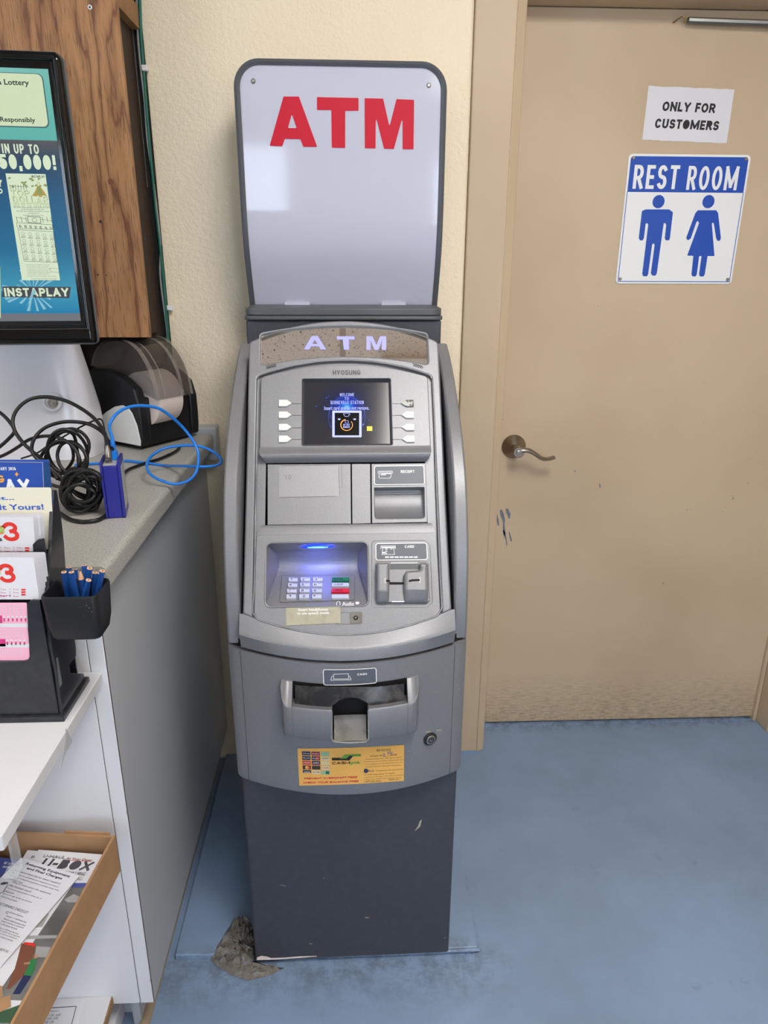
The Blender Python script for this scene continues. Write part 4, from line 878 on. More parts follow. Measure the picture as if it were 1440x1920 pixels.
# key lock
lc_ = ahit(806.5, 1387, .003); lo3 = Vector(ap(lc_[0], lc_[1], 0)); nv = Vector((.36, -1, 0)).normalized()
g = Geo().add(lathe([(.0135, 0), (.0135, .002), (.011, .0035), (.0105, .001)], lo3, nv, 24), 'ink'); g.add(lathe([(.0098, 0), (.0098, .0045), (.009, .0052)], lo3, nv, 24), 'steel')
LF = Fr(lo3+nv*.0055, Vector((1, .36, 0)), (0, 0, 1), MA)
g.add(lines(LF, [(.0048*math.cos(a), .0048*math.sin(a)) for a in [math.radians(120+300*i/16) for i in range(17)]], .0022, 0), 'ink'); g.add(lines(LF, [(-.0004, .0055), (-.0004, .001)], .002, 0), 'ink')
obj('key_lock', g, ATM, smooth=30)

# orange fee sticker
c4 = [(557, 1403), (758.5, 1396), (758, 1464), (560.5, 1473)]
def stq(f, q_): return (c4[0][0]*(1-f)*(1-q_)+c4[1][0]*f*(1-q_)+c4[2][0]*f*q_+c4[3][0]*(1-f)*q_, c4[0][1]*(1-f)*(1-q_)+c4[1][1]*f*(1-q_)+c4[2][1]*f*q_+c4[3][1]*(1-f)*q_+1.6*math.sin(math.pi*f))
UV = [apx([stq(0, 0), stq(1, 0), stq(1, 1), stq(0, 1)], .0004)]
def stf(f, q_, h=0):
    a, b = ahit(*stq(f, q_)); return ap(a, b, .0006+h)
SF = lambda a, b, h=0: stf(a, 1-b, h)
def sbox(x0, y0, x1, y1): return [(x0/1440, 1-y0/660), (x1/1440, 1-y1/660)]
# sticker artwork is laid out in a 0..1 square (crop fractions)
def SN(x, y): return ((x-105)/1207., 1-(y-130+max(0, (x-105)/1207.)*36)/423.)
g = Geo()
ed = rnd([(0, 0), (1, 0), (1, 1), (0, 1)], .03, 4); Pd = []
for i in range(len(ed)):
    a, b = ed[i-1], ed[i]; k_ = max(1, int(math.dist(a, b)*16)); Pd += [(a[0]+(b[0]-a[0])*k/k_, a[1]+(b[1]-a[1])*k/k_) for k in range(k_)]
cols_ = 20; g.add(loft([[SF(.004+.992*i/cols_, y_) for i in range(cols_+1)] for y_ in (0.004, .5, .996)]), 'sticker_orange')
def sflat(pts, m_, h=.0004): g.add(flat([SN(*p) for p in pts], SF, h), m_)
def stext(s, x0, y0, x1, y1, m_, bold=.0, **k): 
    a = SN(x0, y1); b = SN(x1, y0); g.add(text(None, s, a[0], a[1], b[0], b[1], .0007, bold, fn=SF, asp=2.85, **k), m_)
tiles = [('navy', 'mint_tile'), ('maroon_tile', None), ('mint_tile', None), ('navy', None), ('navy', 'red_tile'), ('cream_tile', 'navy'), ('red_tile', None), ('navy', 'maroon_tile'), ('cream_tile', 'navy'), ('dark_tile', 'red_tile'), ('dark_tile', 'cream_tile'), ('cream_tile', 'red_tile'), ('navy', 'cream_tile'), ('cream_tile', 'dark_tile'), ('mint_tile', 'red_tile')]
word = ['Cirrus', 'Pulse', '', 'PLUS', 'Maestro', 'AFFN', 'INTERLINK', 'AMEX', '', '', '', 'STAR', 'VISA', 'JCB', '']
for i, (a, b) in enumerate(tiles):
    c_, r_ = i % 3, i//3; x_ = 158+c_*106; y_ = 160+r_*53+c_*2
    sflat([(x_, y_), (x_+94, y_), (x_+94, y_+44), (x_, y_+44)], a, .0004)
    if i in (4, 9, 14): sflat([(x_+47, y_+6), (x_+86, y_+6), (x_+86, y_+38), (x_+47, y_+38)], 'teal_tile' if i == 14 else 'red_tile', .0006)
    if i == 9: sflat([(x_+48+20*math.cos(k*.4), y_+22+17*math.sin(k*.4)) for k in range(16)], 'sticker_orange', .0007)
    if i in (7, 12): sflat([(x_, y_+30), (x_+94, y_+30), (x_+94, y_+44), (x_, y_+44)], 'maroon_tile' if i == 7 else 'sticker_orange', .0006)
    if word[i]: stext(word[i], x_+10, y_+11, x_+84, y_+30, 'label_white' if a not in ('cream_tile', 'mint_tile') else ('sticker_red' if word[i] == 'STAR' else 'navy'))
sflat([(492, 228), (590, 228), (610, 236), (655, 236), (690, 206), (735, 206), (690, 258), (492, 258)], 'ink', .0006)
sflat([(580, 242), (640, 190), (820, 186), (820, 212), (690, 216), (655, 246)], 'sticker_green', .0005)
stext('CASH', 492, 268, 690, 306, 'ink', .004); stext('lynk', 690, 264, 818, 312, 'sticker_green', .003)
stext('PREVENT OVERDRAFT FEES', 170, 440, 775, 478, 'sticker_red', .004); stext('CHECK YOUR BALANCE FREE', 156, 486, 788, 526, 'sticker_red', .004)
stext('FEE NOTICE', 998, 132, 1155, 162, 'ink')
for s_, x_, y_, w_, m_ in (('charges a $', 925, 208, 130, 'ink'), ('fee for', 1155, 198, 75, 'ink'), ('withdrawing cash. This fee is added', 875, 240, 405, 'ink'), ('to the amount of your withdrawal and', 852, 268, 445, 'ink'), ('is in addition to any fees that may be', 865, 298, 425, 'ink'), ('charged by your financial institution.', 865, 328, 420, 'ink'), ('PLUS', 905, 380, 60, 'navy'), ('transactions are sponsored', 985, 378, 305, 'ink'), ('by Wells Fargo Bank. To report', 858, 420, 340, 'ink'), ('suspicious activity or problems, please', 852, 446, 445, 'ink'), ('contact the ATM Help Desk by calling', 852, 472, 425, 'ink'), ('1-877-322-4556.', 852, 500, 200, 'ink'), ('Thank you.', 1130, 488, 120, 'ink')):
    stext(s_, x_, y_-9, x_+w_, y_+16, m_)
stext('2', 1068, 186, 1095, 216, 'print_blue'); stext('50', 1115, 168, 1175, 196, 'print_blue'); sflat([(1062, 221), (1150, 217), (1150, 219), (1062, 223)], 'ink', .0006)
sflat([(875+26*math.cos(k*.4), 382+26*math.sin(k*.4)) for k in range(16)], 'navy', .0005)
obj('fee_sticker', g, ATM, smooth=0)

# --- topper sign
TP = empty('topper_anchor', (0, 0, 0)); bpy.data.objects.remove(TP)
g = Geo().add(prism(rnd([(-.2155, .445), (.2155, .445), (.2155, .575), (-.2155, .575)], [.02, .02, .003, .003], 6), idp, 1.3045, 1.3135), 'charcoal_plastic')
g.add(prism(rnd([(-.2130, .450), (.2130, .450), (.2130, .572), (-.2130, .572)], [.02, .02, .003, .003], 6), idp, 1.3135, 1.330), 'charcoal_plastic')
g.add(lines(Fr((0, 0, 0), (1, 0, 0), (0, 1, 0), MA), rnd([(-.16, .48), (.155, .48), (.155, .56), (-.16, .56)], .004), .0006, 1.3302), 'ink_grey')
tb = obj('topper_sign', g, ATM, smooth=35, bev=.003)
ZT = Fr((0, .512, 0), M=MA).hit(648, 113)[1]
prf = smoothpath([(.578, 1.322, 0), (.560, 1.362, 0), (.540, 1.405, 0), (.523, 1.450, 0), (.514, 1.50, 0), (.511, 1.56, 0), (.511, 1.62, 0), (.511, ZT-.06, 0), (.511, ZT, 0)], 6)
def yprof(z):
    for a, b in zip(prf, prf[1:]):
        if a.y <= z <= b.y: return a.x+(b.x-a.x)*(z-a.y)/(b.y-a.y)
    return prf[-1].x if z > prf[-1].y else prf[0].x
def halfw(z, W, zt, r): return W if z < zt-r else W-r+math.sqrt(max(0, r*r-(z-(zt-r))**2))
W1, W2 = .2165, .2045; RR = .052
zs = [1.322+(ZT-RR-1.322)*i/22 for i in range(23)]+[ZT-RR+RR*math.sin(math.pi/2*i/9) for i in range(1, 10)]
def shell(W, zt, r, y0, y1, zlist):
    f, b = [], []
    for z in zlist:
        w = halfw(z, W, zt, r); f.append([(x_, yprof(z)+y0, z) for x_ in [w*(2*k/12-1) for k in range(13)]]); b.append([(p[0], yprof(z)+y1, z) for p in f[-1]])
    ring = [f[i]+b[i][::-1] for i in range(len(zlist))]
    return loft(ring, True, True)
zs2 = [1.330+(ZT-.011-(RR-.011)-1.330)*i/22 for i in range(23)]+[ZT-.011-(RR-.011)+(RR-.011)*math.sin(math.pi/2*i/9) for i in range(1, 10)]
one('sign_frame', shell(W1, ZT, RR, .004, .06, zs), 'frame_plastic', tb, smooth=40)
def edge(W, zt, r, zlist, dy): 
    l = [(-halfw(z, W, zt, r), yprof(z)+dy, z) for z in zlist]; return l+[(-p[0], p[1], p[2]) for p in l[::-1]]
eo, ei = edge(W1, ZT, RR, zs, .004), edge(W2, ZT-.011, RR-.011, zs2, .004); eo2, ei2 = edge(W1-.002, ZT-.002, RR-.002, [z if z < ZT-.06 else z-.0 for z in zs], -.004), edge(W2+.001, ZT-.010, RR-.010, zs2, -.004)
one('sign_rim', loft([eo, [(a[0], a[1]-.006, a[2]) for a in eo], [(a[0]+(b[0]-a[0])*.5, a[1]-.009, a[2]+(b[2]-a[2])*.5) for a, b in zip(eo, ei)], [(a[0], a[1]-.006, a[2]) for a in ei], ei]), 'frame_plastic', tb, smooth=50)
sg = one('sign_panel', shell(W2, ZT-.011, RR-.011, .0005, .004, zs2), 'sign_face', tb, smooth=40)
TF = Fr((0, .511, 0), M=MA)
LP_ = lambda pts: rnd(TF.px([(400+x/2.88, 80+y/2.88) for x, y in pts]), .0012, 2)
one('red_letter', plate(TF, LP_([(304, 557), (379, 291), (462, 291), (561, 563), (486, 562), (470, 521), (386, 519), (372, 560)]), [LP_([(403, 461), (424, 383), (450, 462)])], -.0004, .0006), 'red_vinyl', tb, smooth=0)
for l_ in ([(560, 294), (784, 299), (784, 368), (712, 368), (712, 569), (640, 567), (637, 364), (560, 363)], [(817, 300), (917, 302), (951, 455), (989, 305), (1084, 309), (1081, 576), (1022, 575), (1022, 400), (975, 574), (922, 573), (877, 395), (876, 571), (818, 570)]):
    one('red_letter', plate(TF, LP_(l_), (), -.0004, .0006), 'red_vinyl', tb, smooth=0)
for u, v in ((475, 152), (804, 160)): one('screw', lathe([(.0045, 0), (.0045, .0012), (.003, .0025), (.001, .0025), (.001, .001)], TF.pt(u, v, 0), (0, -1, 0), 14), 'steel', tb)
g = Geo()
for u0, u1 in ((534, 581), (715, 760)): a, b = Fr((0, .573, 0), M=MA).hit(u0, 566)[0], Fr((0, .573, 0), M=MA).hit(u1, 566)[0]; one('sign_tab', box(a, b, .566, .575, 1.328, 1.336), 'sign_face', tb)

# ------------------------------------------------------------------ counter on the left
XC, YC, ZC, ZB = -.39, 1.0, 1.025, .987                      # cabinet side, cabinet end, worktop top, worktop underside
CB = empty('counter_cabinet', (XC, YC, 0))
tag(CB, 'white and grey laminate counter cabinet left of the cash machine, under the speckled worktop', 'cabinet')
def loc(g, o): return [tuple(Vector(p)-Vector(o)) for p in g[0]], g[1]
oC = (XC, YC, 0)
g = Geo().add(loc(box(XC-.018, XC, YC+.0015, 1.848, .106, ZB-.001), oC), 'grey_laminate')
for (u, v), (w, h_) in (((237, 1527), (.0016, .006)), ((282, 1843), (.0016, .008)), ((265, 1660), (.001, .003))):
    p = wx(u, v, XC+.0006); g.add(loc(([(XC+.0006, p.y, p.z), (XC+.0006, p.y+w, p.z+.001), (XC+.0006, p.y+w*1.4, p.z+h_), (XC+.0006, p.y+w*.4, p.z+h_)], [(0, 1, 2, 3)]), oC), 'ink_grey')
obj('side_panel', g, CB, bev=.0008)
one('filler_strip', loc(box(XC-.0255, XC-.001, YC-.001, YC+.02, .106, ZB-.001), oC), 'white_laminate', CB, bev=.0008)
one('end_panel', loc(box(-1.25, XC-.0268, YC-.001, YC+.02, .106, ZB-.001), oC), 'white_laminate', CB, bev=.0008)
one('seam', loc(join(box(XC-.0268, XC-.0255, YC+.001, YC+.02, .106, ZB-.001), box(XC-.0012, XC-.0002, YC-.0004, YC+.002, .106, ZB-.001)), oC), 'seam_brown', CB)
one('toe_kick', loc(join(box(-1.25, -.447, YC+.06, YC+.08, 0, .106), box(-.447, -.432, YC+.03, 1.848, .0, .106)), oC), 'grey_laminate', CB)
def qround(y0, y1): 
    return loft([[(-.432+.014*math.cos(a), y, .018*math.sin(a)) for a in [math.pi/2*k/6 for k in range(7)]]+[(-.432, y, 0)] for y in (y0, y1)], True, True)
one('toe_moulding', loc(qround(.72, 1.848), oC), 'base_trim_tan', CB, smooth=60)
one('floor_box', loc(box(-.60, -.4735, YC-.02, YC+.055, 0, .045), oC), 'shelf_white', CB, bev=.002)

WT = []
r_ = .010
prof_ = [(-1.25, ZB), (-.3575-.004, ZB), (-.3575, ZB+.004), (-.3575, ZC-r_)]+[(-.3575-r_+r_*math.cos(a), ZC-r_+r_*math.sin(a)) for a in [math.pi/2*k/5 for k in range(1, 6)]]+[(-1.25, ZC)]
wt = empty('worktop', (-.8, 1.3, ZC)); tag(wt, 'speckled grey laminate worktop with a rounded front edge along the left counter', 'worktop')
oW = (-.8, 1.3, ZC)
sy1, sy2 = 1.395*.976, 1.512*.976
for i, (y0, y1) in enumerate(((.962, sy1-.0006), (sy1+.0006, sy2-.0006), (sy2+.0006, 1.80))):
    one('top_section', loc(prism(prof_, lambda a, b, h: (a, h, b), y0, y1), oW), 'speckled_laminate', wt, smooth=40)
for y in (sy1, sy2): one('joint', loc(prism([(a-.0006, b-.0005 if b > ZB+.01 else b) for a, b in prof_], lambda a, b, h: (a, h, b), y-.0007, y+.0007), oW), 'ink_grey', wt)

# shelf that carries the slip holder
ZS = .830
sh = empty('white_shelf', (-.70, .83, ZS)); oS = (-.70, .83, ZS)
tag(sh, 'white laminate shelf with grey edge sticking out of the counter end, under the slip holder', 'shelf')
one('board', loc(prism(rnd([(-1.2, .655), (-.3985, .655), (-.3985, YC-.0015), (-1.2, YC-.0015)], [0, .003, .003, 0]), idp, ZS-.020, ZS), oS), 'shelf_white', sh, bev=.0012)
g = Geo()
pts = [wx(u, v, -.3995) for u, v in ((122, 1365), (134, 1390), (122, 1412), (111, 1441), (117, 1415), (122, 1388))]
P2 = [(p.y, p.z) for p in pts]; g.add(loc(prism(P2, lambda a, b, h: (h-.0005*math.sin(a*40), a, b), -.3990, -.3980), oS), 'grey_laminate')
obj('loose_edge_tape', g, sh, smooth=0)
one('bracket', loc(box(-1.15, -1.05, .70, YC-.0015, ZS-.14, ZS-.0205), oS), 'white_laminate', sh)
cb = one('clear_hook', loc(join(box(-.404, -.4005, .672, .690, ZS-.075, ZS-.0205), box(-.418, -.4005, .672, .690, ZS-.078, ZS-.074)), oS), 'clear_acrylic', sh, bev=.001)

# ---- slip holder
HX0 = -.412; HF = lambda u, v: wx(u, v, HX0)
hd_ = empty('slip_holder', (-.60, .93, ZS)); oH = (-.60, .93, ZS)
tag(hd_, 'black acrylic slip holder with pencil cup on the white shelf', 'holder')
sidep = [(118, 1338), (107, 1260), (97, 1212), (92, 1160), (90, 1124), (92, 1090), (97, 1030), (107, 914), (113, 914), (121, 965), (126, 1010), (129, 1059), (139, 1130), (148, 1208), (148, 1222), (131, 1247), (133, 1262), (160, 1250), (165, 1252)]
P = [(HF(u, v).y-.012*max(0, min(1, (HF(u, v).y-.92)/.04)), HF(u, v).z) for u, v in sidep]
P[0] = (.876, ZS+.001); P[-1] = (.968, ZS+.001); P[-2] = (.962, ZS+.02)
one('side_wall', loc(prism(P, lambda a, b, h: (h, a, b), HX0-.005, HX0), oH), 'black_acrylic', hd_, bev=.0006)
one('base_plate', loc(box(-.80, HX0+.004, .868, .972, ZS+.0003, ZS+.0085), oH), 'black_acrylic', hd_, bev=.001)
# tiers: plane parallel to the wall at three depths, each with a low front
tier = [(.8855, 1.150), (.925, 1.060), (.960, 1.03)]
def HFr(y, t=0): return Fr((0, y, 0), (1, 0, 0), (0, t, 1))
F1 = HFr(.8742)
fp_ = F1.px([(118, 1340), (96, 1215), (90, 1126), (58, 1125), (51, 1132), (52, 1180), (57, 1228), (52, 1238), (44, 1240), (0, 1241)])
fp_ = [(min(a, HX0-.005), max(b, ZS+.009)) for a, b in fp_]; lft = [(-.80, fp_[-1][1]), (-.80, ZS+.009)]
one('front_wall', loc(prism(rnd(fp_+lft, [0, 0, 0, .006, .004, 0, .006, .004, 0, 0, 0, 0], 3), F1.p, -.0035, 0), oH), 'black_acrylic', hd_, bev=.0005)
F2_ = HFr(.915); q_ = F2_.px([(101, 1010), (70, 1012), (61, 1021), (64, 1060), (70, 1130)])
q_ = [(min(a, HX0-.0052), b) for a, b in q_]
one('middle_wall', loc(prism(rnd([(HX0-.0052, ZS+.009), (HX0-.0052, q_[0][1]), q_[1], q_[2], q_[3], q_[4], (q_[4][0]-.004, q_[4][1]-.03), (-.80, q_[4][1]-.03), (-.80, ZS+.009)], [0, .001, .006, .004, 0, 0, 0, 0, 0], 3), F2_.p, -.0035, 0), oH), 'black_acrylic', hd_, bev=.0005)
one('back_wall', loc(box(-.80, HX0-.0052,   .9525, .9560, ZS+.009, 1.085), oH), 'black_acrylic', hd_)
one('clear_sleeve', loc(prism([(113, 1000)] and [(HFr(.9508).hit(u, v)) for u, v in ((106, 1004), (92, 862), (-120, 862), (-120, 1004))], HFr(.9508).p, -.0004, .0004), oH), 'clear_acrylic', hd_)
one('tape', loc(([tuple(HF(u, v)+Vector((.0006, 0, 0))) for u, v in ((104, 1234), (108, 1231), (116, 1282), (111, 1290))], [(0, 1, 2, 3)]), oH), 'clear_acrylic', hd_)
# pencil cup
cy_ = .888; CF = HFr(cy_-.028)
c4 = CF.px([(104, 1121), (181, 1123), (185, 1202), (119, 1206)])
x0, x1 = HX0+.001, c4[1][0]; zt_, zb_ = c4[0][1], c4[3][1]; d0, d1 = cy_-.028, cy_+.034
g = Geo()
def cupring(e, z, k=1.): 
    return [(a, b, z) for a, b in rnd([(x0+e+.004*(1-k), d0+e+.006*(1-k)), (x1-e-.004*(1-k), d0+e+.006*(1-k)), (x1-e-.004*(1-k), d1-e-.010*(1-k)), (x0+e+.004*(1-k), d1-e-.010*(1-k))], .009, 4)]
g.add(loc(loft([cupring(.003, zb_, 0), cupring(0, zb_+.004, 0), cupring(0, zb_+.020, .55), cupring(0, zt_-.002), cupring(.0008, zt_), cupring(.0024, zt_), cupring(.0032, zt_-.002), cupring(.004, zb_+.006, .3)], True, True), oH), 'black_plastic')
for u, v, r in ((162, 1135, 1.2), (167, 1140, 1.5), (172, 1147, 1.2), (157, 1155, .8), (149, 1138, .7), (165, 1146, .8)):
    a, b = HFr(d0-.0006).hit(u, v); g.add(loc(flat(disc((a, b), r*.0007, 6), HFr(d0-.0006).p, 0), oH), 'grey_vinyl')
obj('pencil_cup', g, hd_, smooth=40)

# pencils: label, image of the top end, depth, foot offset, kind of end
pc = [('leftmost blue pencil standing in the black cup, cut end up', (120, 1073), .905, (132, 1150), 'end'), ('blue pencil behind the leftmost one, cut end up', (129, 1064), .920, (136, 1150), 'end'),
      ('blue pencil leaning left, second in the front row of the cup', (134, 1073), .897, (152, 1150), 'end'), ('blue pencil in the black cup with its sharpened wooden tip up', (150, 1068), .905, (160, 1150), 'tip'),
      ('tallest blue pencil at the back of the black cup', (158, 1060), .922, (162, 1150), 'end'), ('wide blue pencil upright in the middle of the black cup', (168, 1066), .903, (158, 1150), 'end'),
      ('foremost blue pencil leaning right with round wooden end showing', (166, 1088), .884, (148, 1150), 'end'), ('upright blue pencil right of the middle of the cup', (178, 1074), .912, (176, 1150), 'end'),
      ('rightmost blue pencil leaning out of the black cup', (192, 1071), .900, (174, 1150), 'end'), ('blue pencil behind the rightmost one in the cup', (188, 1076), .918, (172, 1150), 'end'), ('dark blue pencil half hidden at the back left of the cup', (140, 1068), .926, (148, 1150), 'end')]
for i, (lb, (u, v), y, (fu, fv), kind) in enumerate(pc):
    top = wy(u, v, y); foot = wy(fu, fv, min(max(y+.004, d0+.012), d1-.01)); d = (top-foot); L_ = d.length; dn = d.normalized(); foot = top-dn*min(.085, (top.z-zb_-.01)/max(.3, dn.z)); ln = (top-foot).length
    foot.x = min(max(foot.x, x0+.010), x1-.010); dn = (top-foot).normalized(); ln = (top-foot).length
    P = empty('pencil', foot); tag(P, lb, 'pencil', 'blue pencils in the black cup'); R_ = .0040
    z0 = Vector()
    if kind == 'end':
        one('barrel', lathe([(R_, 0), (R_, ln-.0004), (R_-.0003, ln)], z0, dn, 6), 'pencil_blue', P, smooth=0)
        g = Geo().add(lathe([(R_-.0004, 0), (R_-.0004, .0005)], dn*ln, dn, 14), 'pencil_wood'); g.add(lathe([(.0011, 0), (.0011, .0004)], dn*(ln+.0005), dn, 10), 'graphite'); obj('cut_end', g, P)
    else:
        one('barrel', lathe([(R_, 0), (R_, ln-.014)], z0, dn, 6), 'pencil_blue', P, smooth=0)
        one('wood_cone', lathe([(R_, 0), (.0011, .012)], dn*(ln-.014), dn, 14), 'pencil_wood', P, smooth=60); one('lead', lathe([(.0011, 0), (.0003, .003)], dn*(ln-.002), dn, 8), 'graphite', P)

# slips and brochures in the tiers
def sheet(name, y, corners, mat_, label, cat, group=None, th=.0003, r=.002, extra=None, tilt=0., one_sided=None):
    fr = HFr(y, tilt); P = fr.px(corners); g = Geo().add(prism(rnd(P, r, 3), fr.p, -th, 0), mat_)
    if extra: extra(g, fr)
    o = obj(name, g, smooth=0); tag(o, label, cat, group); return o
def ex(g, fr):
    E_ = .0003
    g.add(lines(fr, fr.px([(0, 866), (80, 867), (86, 1004)]), .0008, E_), 'label_silver'); g.add(flat(fr.px([(82, 865), (92, 865), (103, 985), (86, 985)]), fr.p, E_*.8), 'brochure_navy')
    g.add(textpx(fr, 'FEBRUARY 2026', -18, 876, 29, 882, E_, .0001), 'label_white'); g.add(textpx(fr, 'PLAY', -34, 899, 55, 926, E_, .002), 'sign_white')
    g.add(flat(fr.px([(31.5, 884), (33, 887.5), (36, 889), (33, 890.5), (31.5, 894), (30, 890.5), (27, 889), (30, 887.5)]), fr.p, E_), 'gold'); g.add(textpx(fr, 'G', -7, 891, 7, 905, E_, .001), 'gold')
sheet('brochure', .9492, [(106, 1010), (92, 862), (-110, 862), (-110, 1010)], 'brochure_blue', 'dark blue glossy lottery brochure at the back of the black holder', 'brochure', extra=ex)
def ex(g, fr):
    g.add(textpx(fr, 'Play It...', -52, 931, 26, 940, .0003, .0006), 'print_blue'); g.add(textpx(fr, 'Make It Yours!', -60, 946, 81, 957, .0003, .0007), 'print_blue')
sheet('flyer', .9445, [(101, 1030), (96, 914), (-110, 914), (-110, 1030)], 'paper_cream', 'cream flyer with blue lettering in front of the blue brochure', 'flyer', extra=ex)
def slipprint(u, v, dv):
    def ex(g, fr):
        E_ = .0003; g.add(textpx(fr, '3', u, v, u+27, v+36, E_, .0016), 'slip_red')
        g.add(flat(fr.px(rnd([(u-26, v+2), (u+4, v+8), (u+2, v+22), (u-26, v+26)], 2)), fr.p, E_), 'orange_card'); g.add(textpx(fr, 'Pick', u-30, v+6, u+3, v+20, E_*1.6, .0007), 'lime_ink'); g.add(textpx(fr, 'Iowa', u-25, v+27, u-2, v+36, E_, .0002), 'ink')
        for k in range(3):
            for w in (0, 24): g.add(textpx(fr, '[  ]', u-4+w, v+46+k*6.5, u+4+w, v+49+k*6.5, E_), 'slip_magenta'); g.add(lines(fr, fr.px([(u+6+w, v+48+k*6.5), (u+13+w, v+48+k*6.5)]), .0006, E_), 'slip_magenta')
        g.add(textpx(fr, 'BOTH up to 10', u-6, v+58.5, u+22, v+62, E_*1.4, .0002), 'slip_magenta')
        for k in range(3): g.add(flat(fr.px([(u+42, v+47+k*4.6), (u+50, v+47+k*4.6), (u+50, v+50+k*4.6), (u+42, v+50+k*4.6)]), fr.p, E_), 'slip_red')
    return ex
def slipback(g, fr):
    for k in range(3): g.add(lines(fr, [fr.px([(0, 1150)])[0]]*2, .0001, 0), 'paper_white') if False else None
n_ = 6
for i in range(n_):
    du = i*3.2; lab = 'white number slip with a red three at the front of the upper stack' if i == 0 else 'white number slip stacked behind the front one in the upper tier'
    sheet('number_slip', .921+i*.0032, [(67+du+(3 if i > 2 else 0), 1034), (62+du+(3 if i > 2 else 0), 969-i*1.2), (-110, 969-i*1.2), (-110, 1034)], 'paper_white', lab, 'slip', 'number slips in the upper tier', extra=slipprint(5, 979, 0) if i == 0 else None)
for i in range(n_+1):
    du = i*3.6; 
    lab = 'white number slip with a red three at the front of the lower stack' if i == 0 else 'white number slip stacked behind the front one in the lower tier'
    sheet('number_slip', .8815+i*.0036, [(74+du, 1124), (63+du, 1045-i*1.6), (-110, 1045-i*1.6), (-110, 1124)], 'paper_white', lab, 'slip', 'number slips in the lower tier', extra=slipprint(-2, 1057, 0) if i == 0 else None)
def ex(g, fr):
    E_ = .0003
    for k, (v0, v1) in enumerate(((1169, 1176), (1207, 1214))): g.add(flat(fr.px([(-110, v0), (55, v0), (55, v1), (-110, v1)]), fr.p, E_), 'paper_white')
    for v in (1137, 1143, 1149, 1181, 1187, 1193, 1220, 1226):
        for u in range(-20, 44, 8): g.add(flat(fr.px([(u+3+2*math.cos(a)*1.2, v+1.5*math.sin(a)) for a in [k*math.pi/4 for k in range(8)]]), fr.p, E_), 'paper_white'); g.add(flat(fr.px([(u+2, v-.4), (u+4, v-.4), (u+4, v+.4), (u+2, v+.4)]), fr.p, E_*1.5), 'slip_magenta')
    for v in (1154, 1198):
        g.add(flat(fr.px([(-20, v), (4 if v == 1154 else 10, v), (5 if v == 1154 else 11, v+14), (-20, v+14)]), fr.p, E_), 'slip_magenta')
        for u in range(8 if v == 1154 else 14, 52, 8): g.add(flat(disc(fr.hit(u, v+2.5), .0017, 10), fr.p, E_), 'paper_white'); g.add(flat(fr.px([(u-1.4, v+5), (u+1.4, v+5), (u+1.4, v+11), (u-1.4, v+11)]), fr.p, E_), 'slip_magenta')
sheet('pink_slip', .8772, [(57, 1231), (54, 1240), (50, 1130), (-110, 1131)] and [(56, 1238), (50, 1130), (-110, 1131), (-110, 1239)], 'slip_pink', 'pink play slip with rows of bubbles in the front pocket of the holder', 'slip', extra=ex, r=.001)

# ---- cardboard box of leaflets on a narrow lower ledge
ZL = .127
lw_ = empty('lower_shelf', (-.75, .9, ZL)); oL = (-.75, .9, ZL); tag(lw_, 'low white shelf with bare brown edge near the floor, under the printed hours sheet', 'shelf')
one('board', loc(prism([(-1.2, .60), (-.455, .60), (-.468, YC-.0015), (-1.2, YC-.0015)], idp, ZL-.020, ZL), oL), 'shelf_white', lw_)
a0, a1 = wz(207, 1866, ZL), wz(192, 1920, ZL)
one('edge_strip', loc(loft([[(-.468, YC-.002, ZL-.020), (-.468, YC-.002, ZL), (-.4655, YC-.002, ZL-.001), (-.4655, YC-.002, ZL-.020)], [(-.455, .60, ZL-.020), (-.455, .60, ZL), (-.4525, .60, ZL-.001), (-.4525, .60, ZL-.020)]], True, True), oL), 'particle_edge', lw_)
one('upright', loc(box(-1.2, -1.15, .62, YC-.0015, 0, ZL-.0205), oL), 'white_laminate', lw_)
LFm = Fr((0, 0, ZL+.0006), (1, 0, 0), (0, 1, 0)); hc_ = LFm.px([(160, 1873), (60, 1874), (20, 1990), (128, 1990)]); g = Geo().add(prism(hc_, LFm.p, -.0004, 0), 'paper_white')
g.add(lines(LFm, LFm.px([(80, 1891), (143, 1887), (120, 1975)]), .0012, .0003), 'ink')
for s_, a in (('of Operation', (70, 1895, 110, 1899)), ('11:00 - 6:00', (91, 1901, 114, 1906)), ('10:00 - 8:00', (88, 1907.5, 109, 1912)), ('9:00 - 5:00', (84, 1914, 101, 1919))): g.add(textpx(LFm, s_, *a, h=.0003), 'ink_grey')
tag(obj('hours_sheet', g, smooth=0), 'white sheet of printed opening hours lying on the low shelf', 'paper')

ZR = .478; BT = .553
mid = empty('middle_ledge', (-.75, .85, ZR)); oM = (-.75, .85, ZR); tag(mid, 'narrow white ledge carrying the cardboard leaflet box', 'shelf')
one('board', loc(box(-1.1, -.56, .55, YC-.0015, ZR-.018, ZR-.0005), oM), 'shelf_white', mid); one('upright', loc(box(-1.1, -1.08, .60, YC-.0015, ZL+.0005, ZR-.0185), oM), 'white_laminate', mid)
pA, pB = wz(216, 1566, BT), wz(30, 1909, BT); ax_ = (pA-pB); ax_.z = 0; ax_.normalize(); nx_ = Vector((ax_.y, -ax_.x, 0))   # along the wall of the box, and out of it
bx_ = empty('cardboard_box', (pA.x-.15, pA.y-.2, ZR)); oB = bx_.location.copy()
tag(bx_, 'shallow brown cardboard tray of leaflets beside the white counter end', 'box')
BFm = Fr((pA.x, pA.y, ZR), nx_, ax_)                          # X outwards from the right wall, S along it
tcb = .004; Lb, Wb = .52, .30
def bxl(a0, a1, b0, b1, z0, z1): return loc(prism([(a0, b0), (a1, b0), (a1, b1), (a0, b1)], BFm.p, z0, z1), oB)
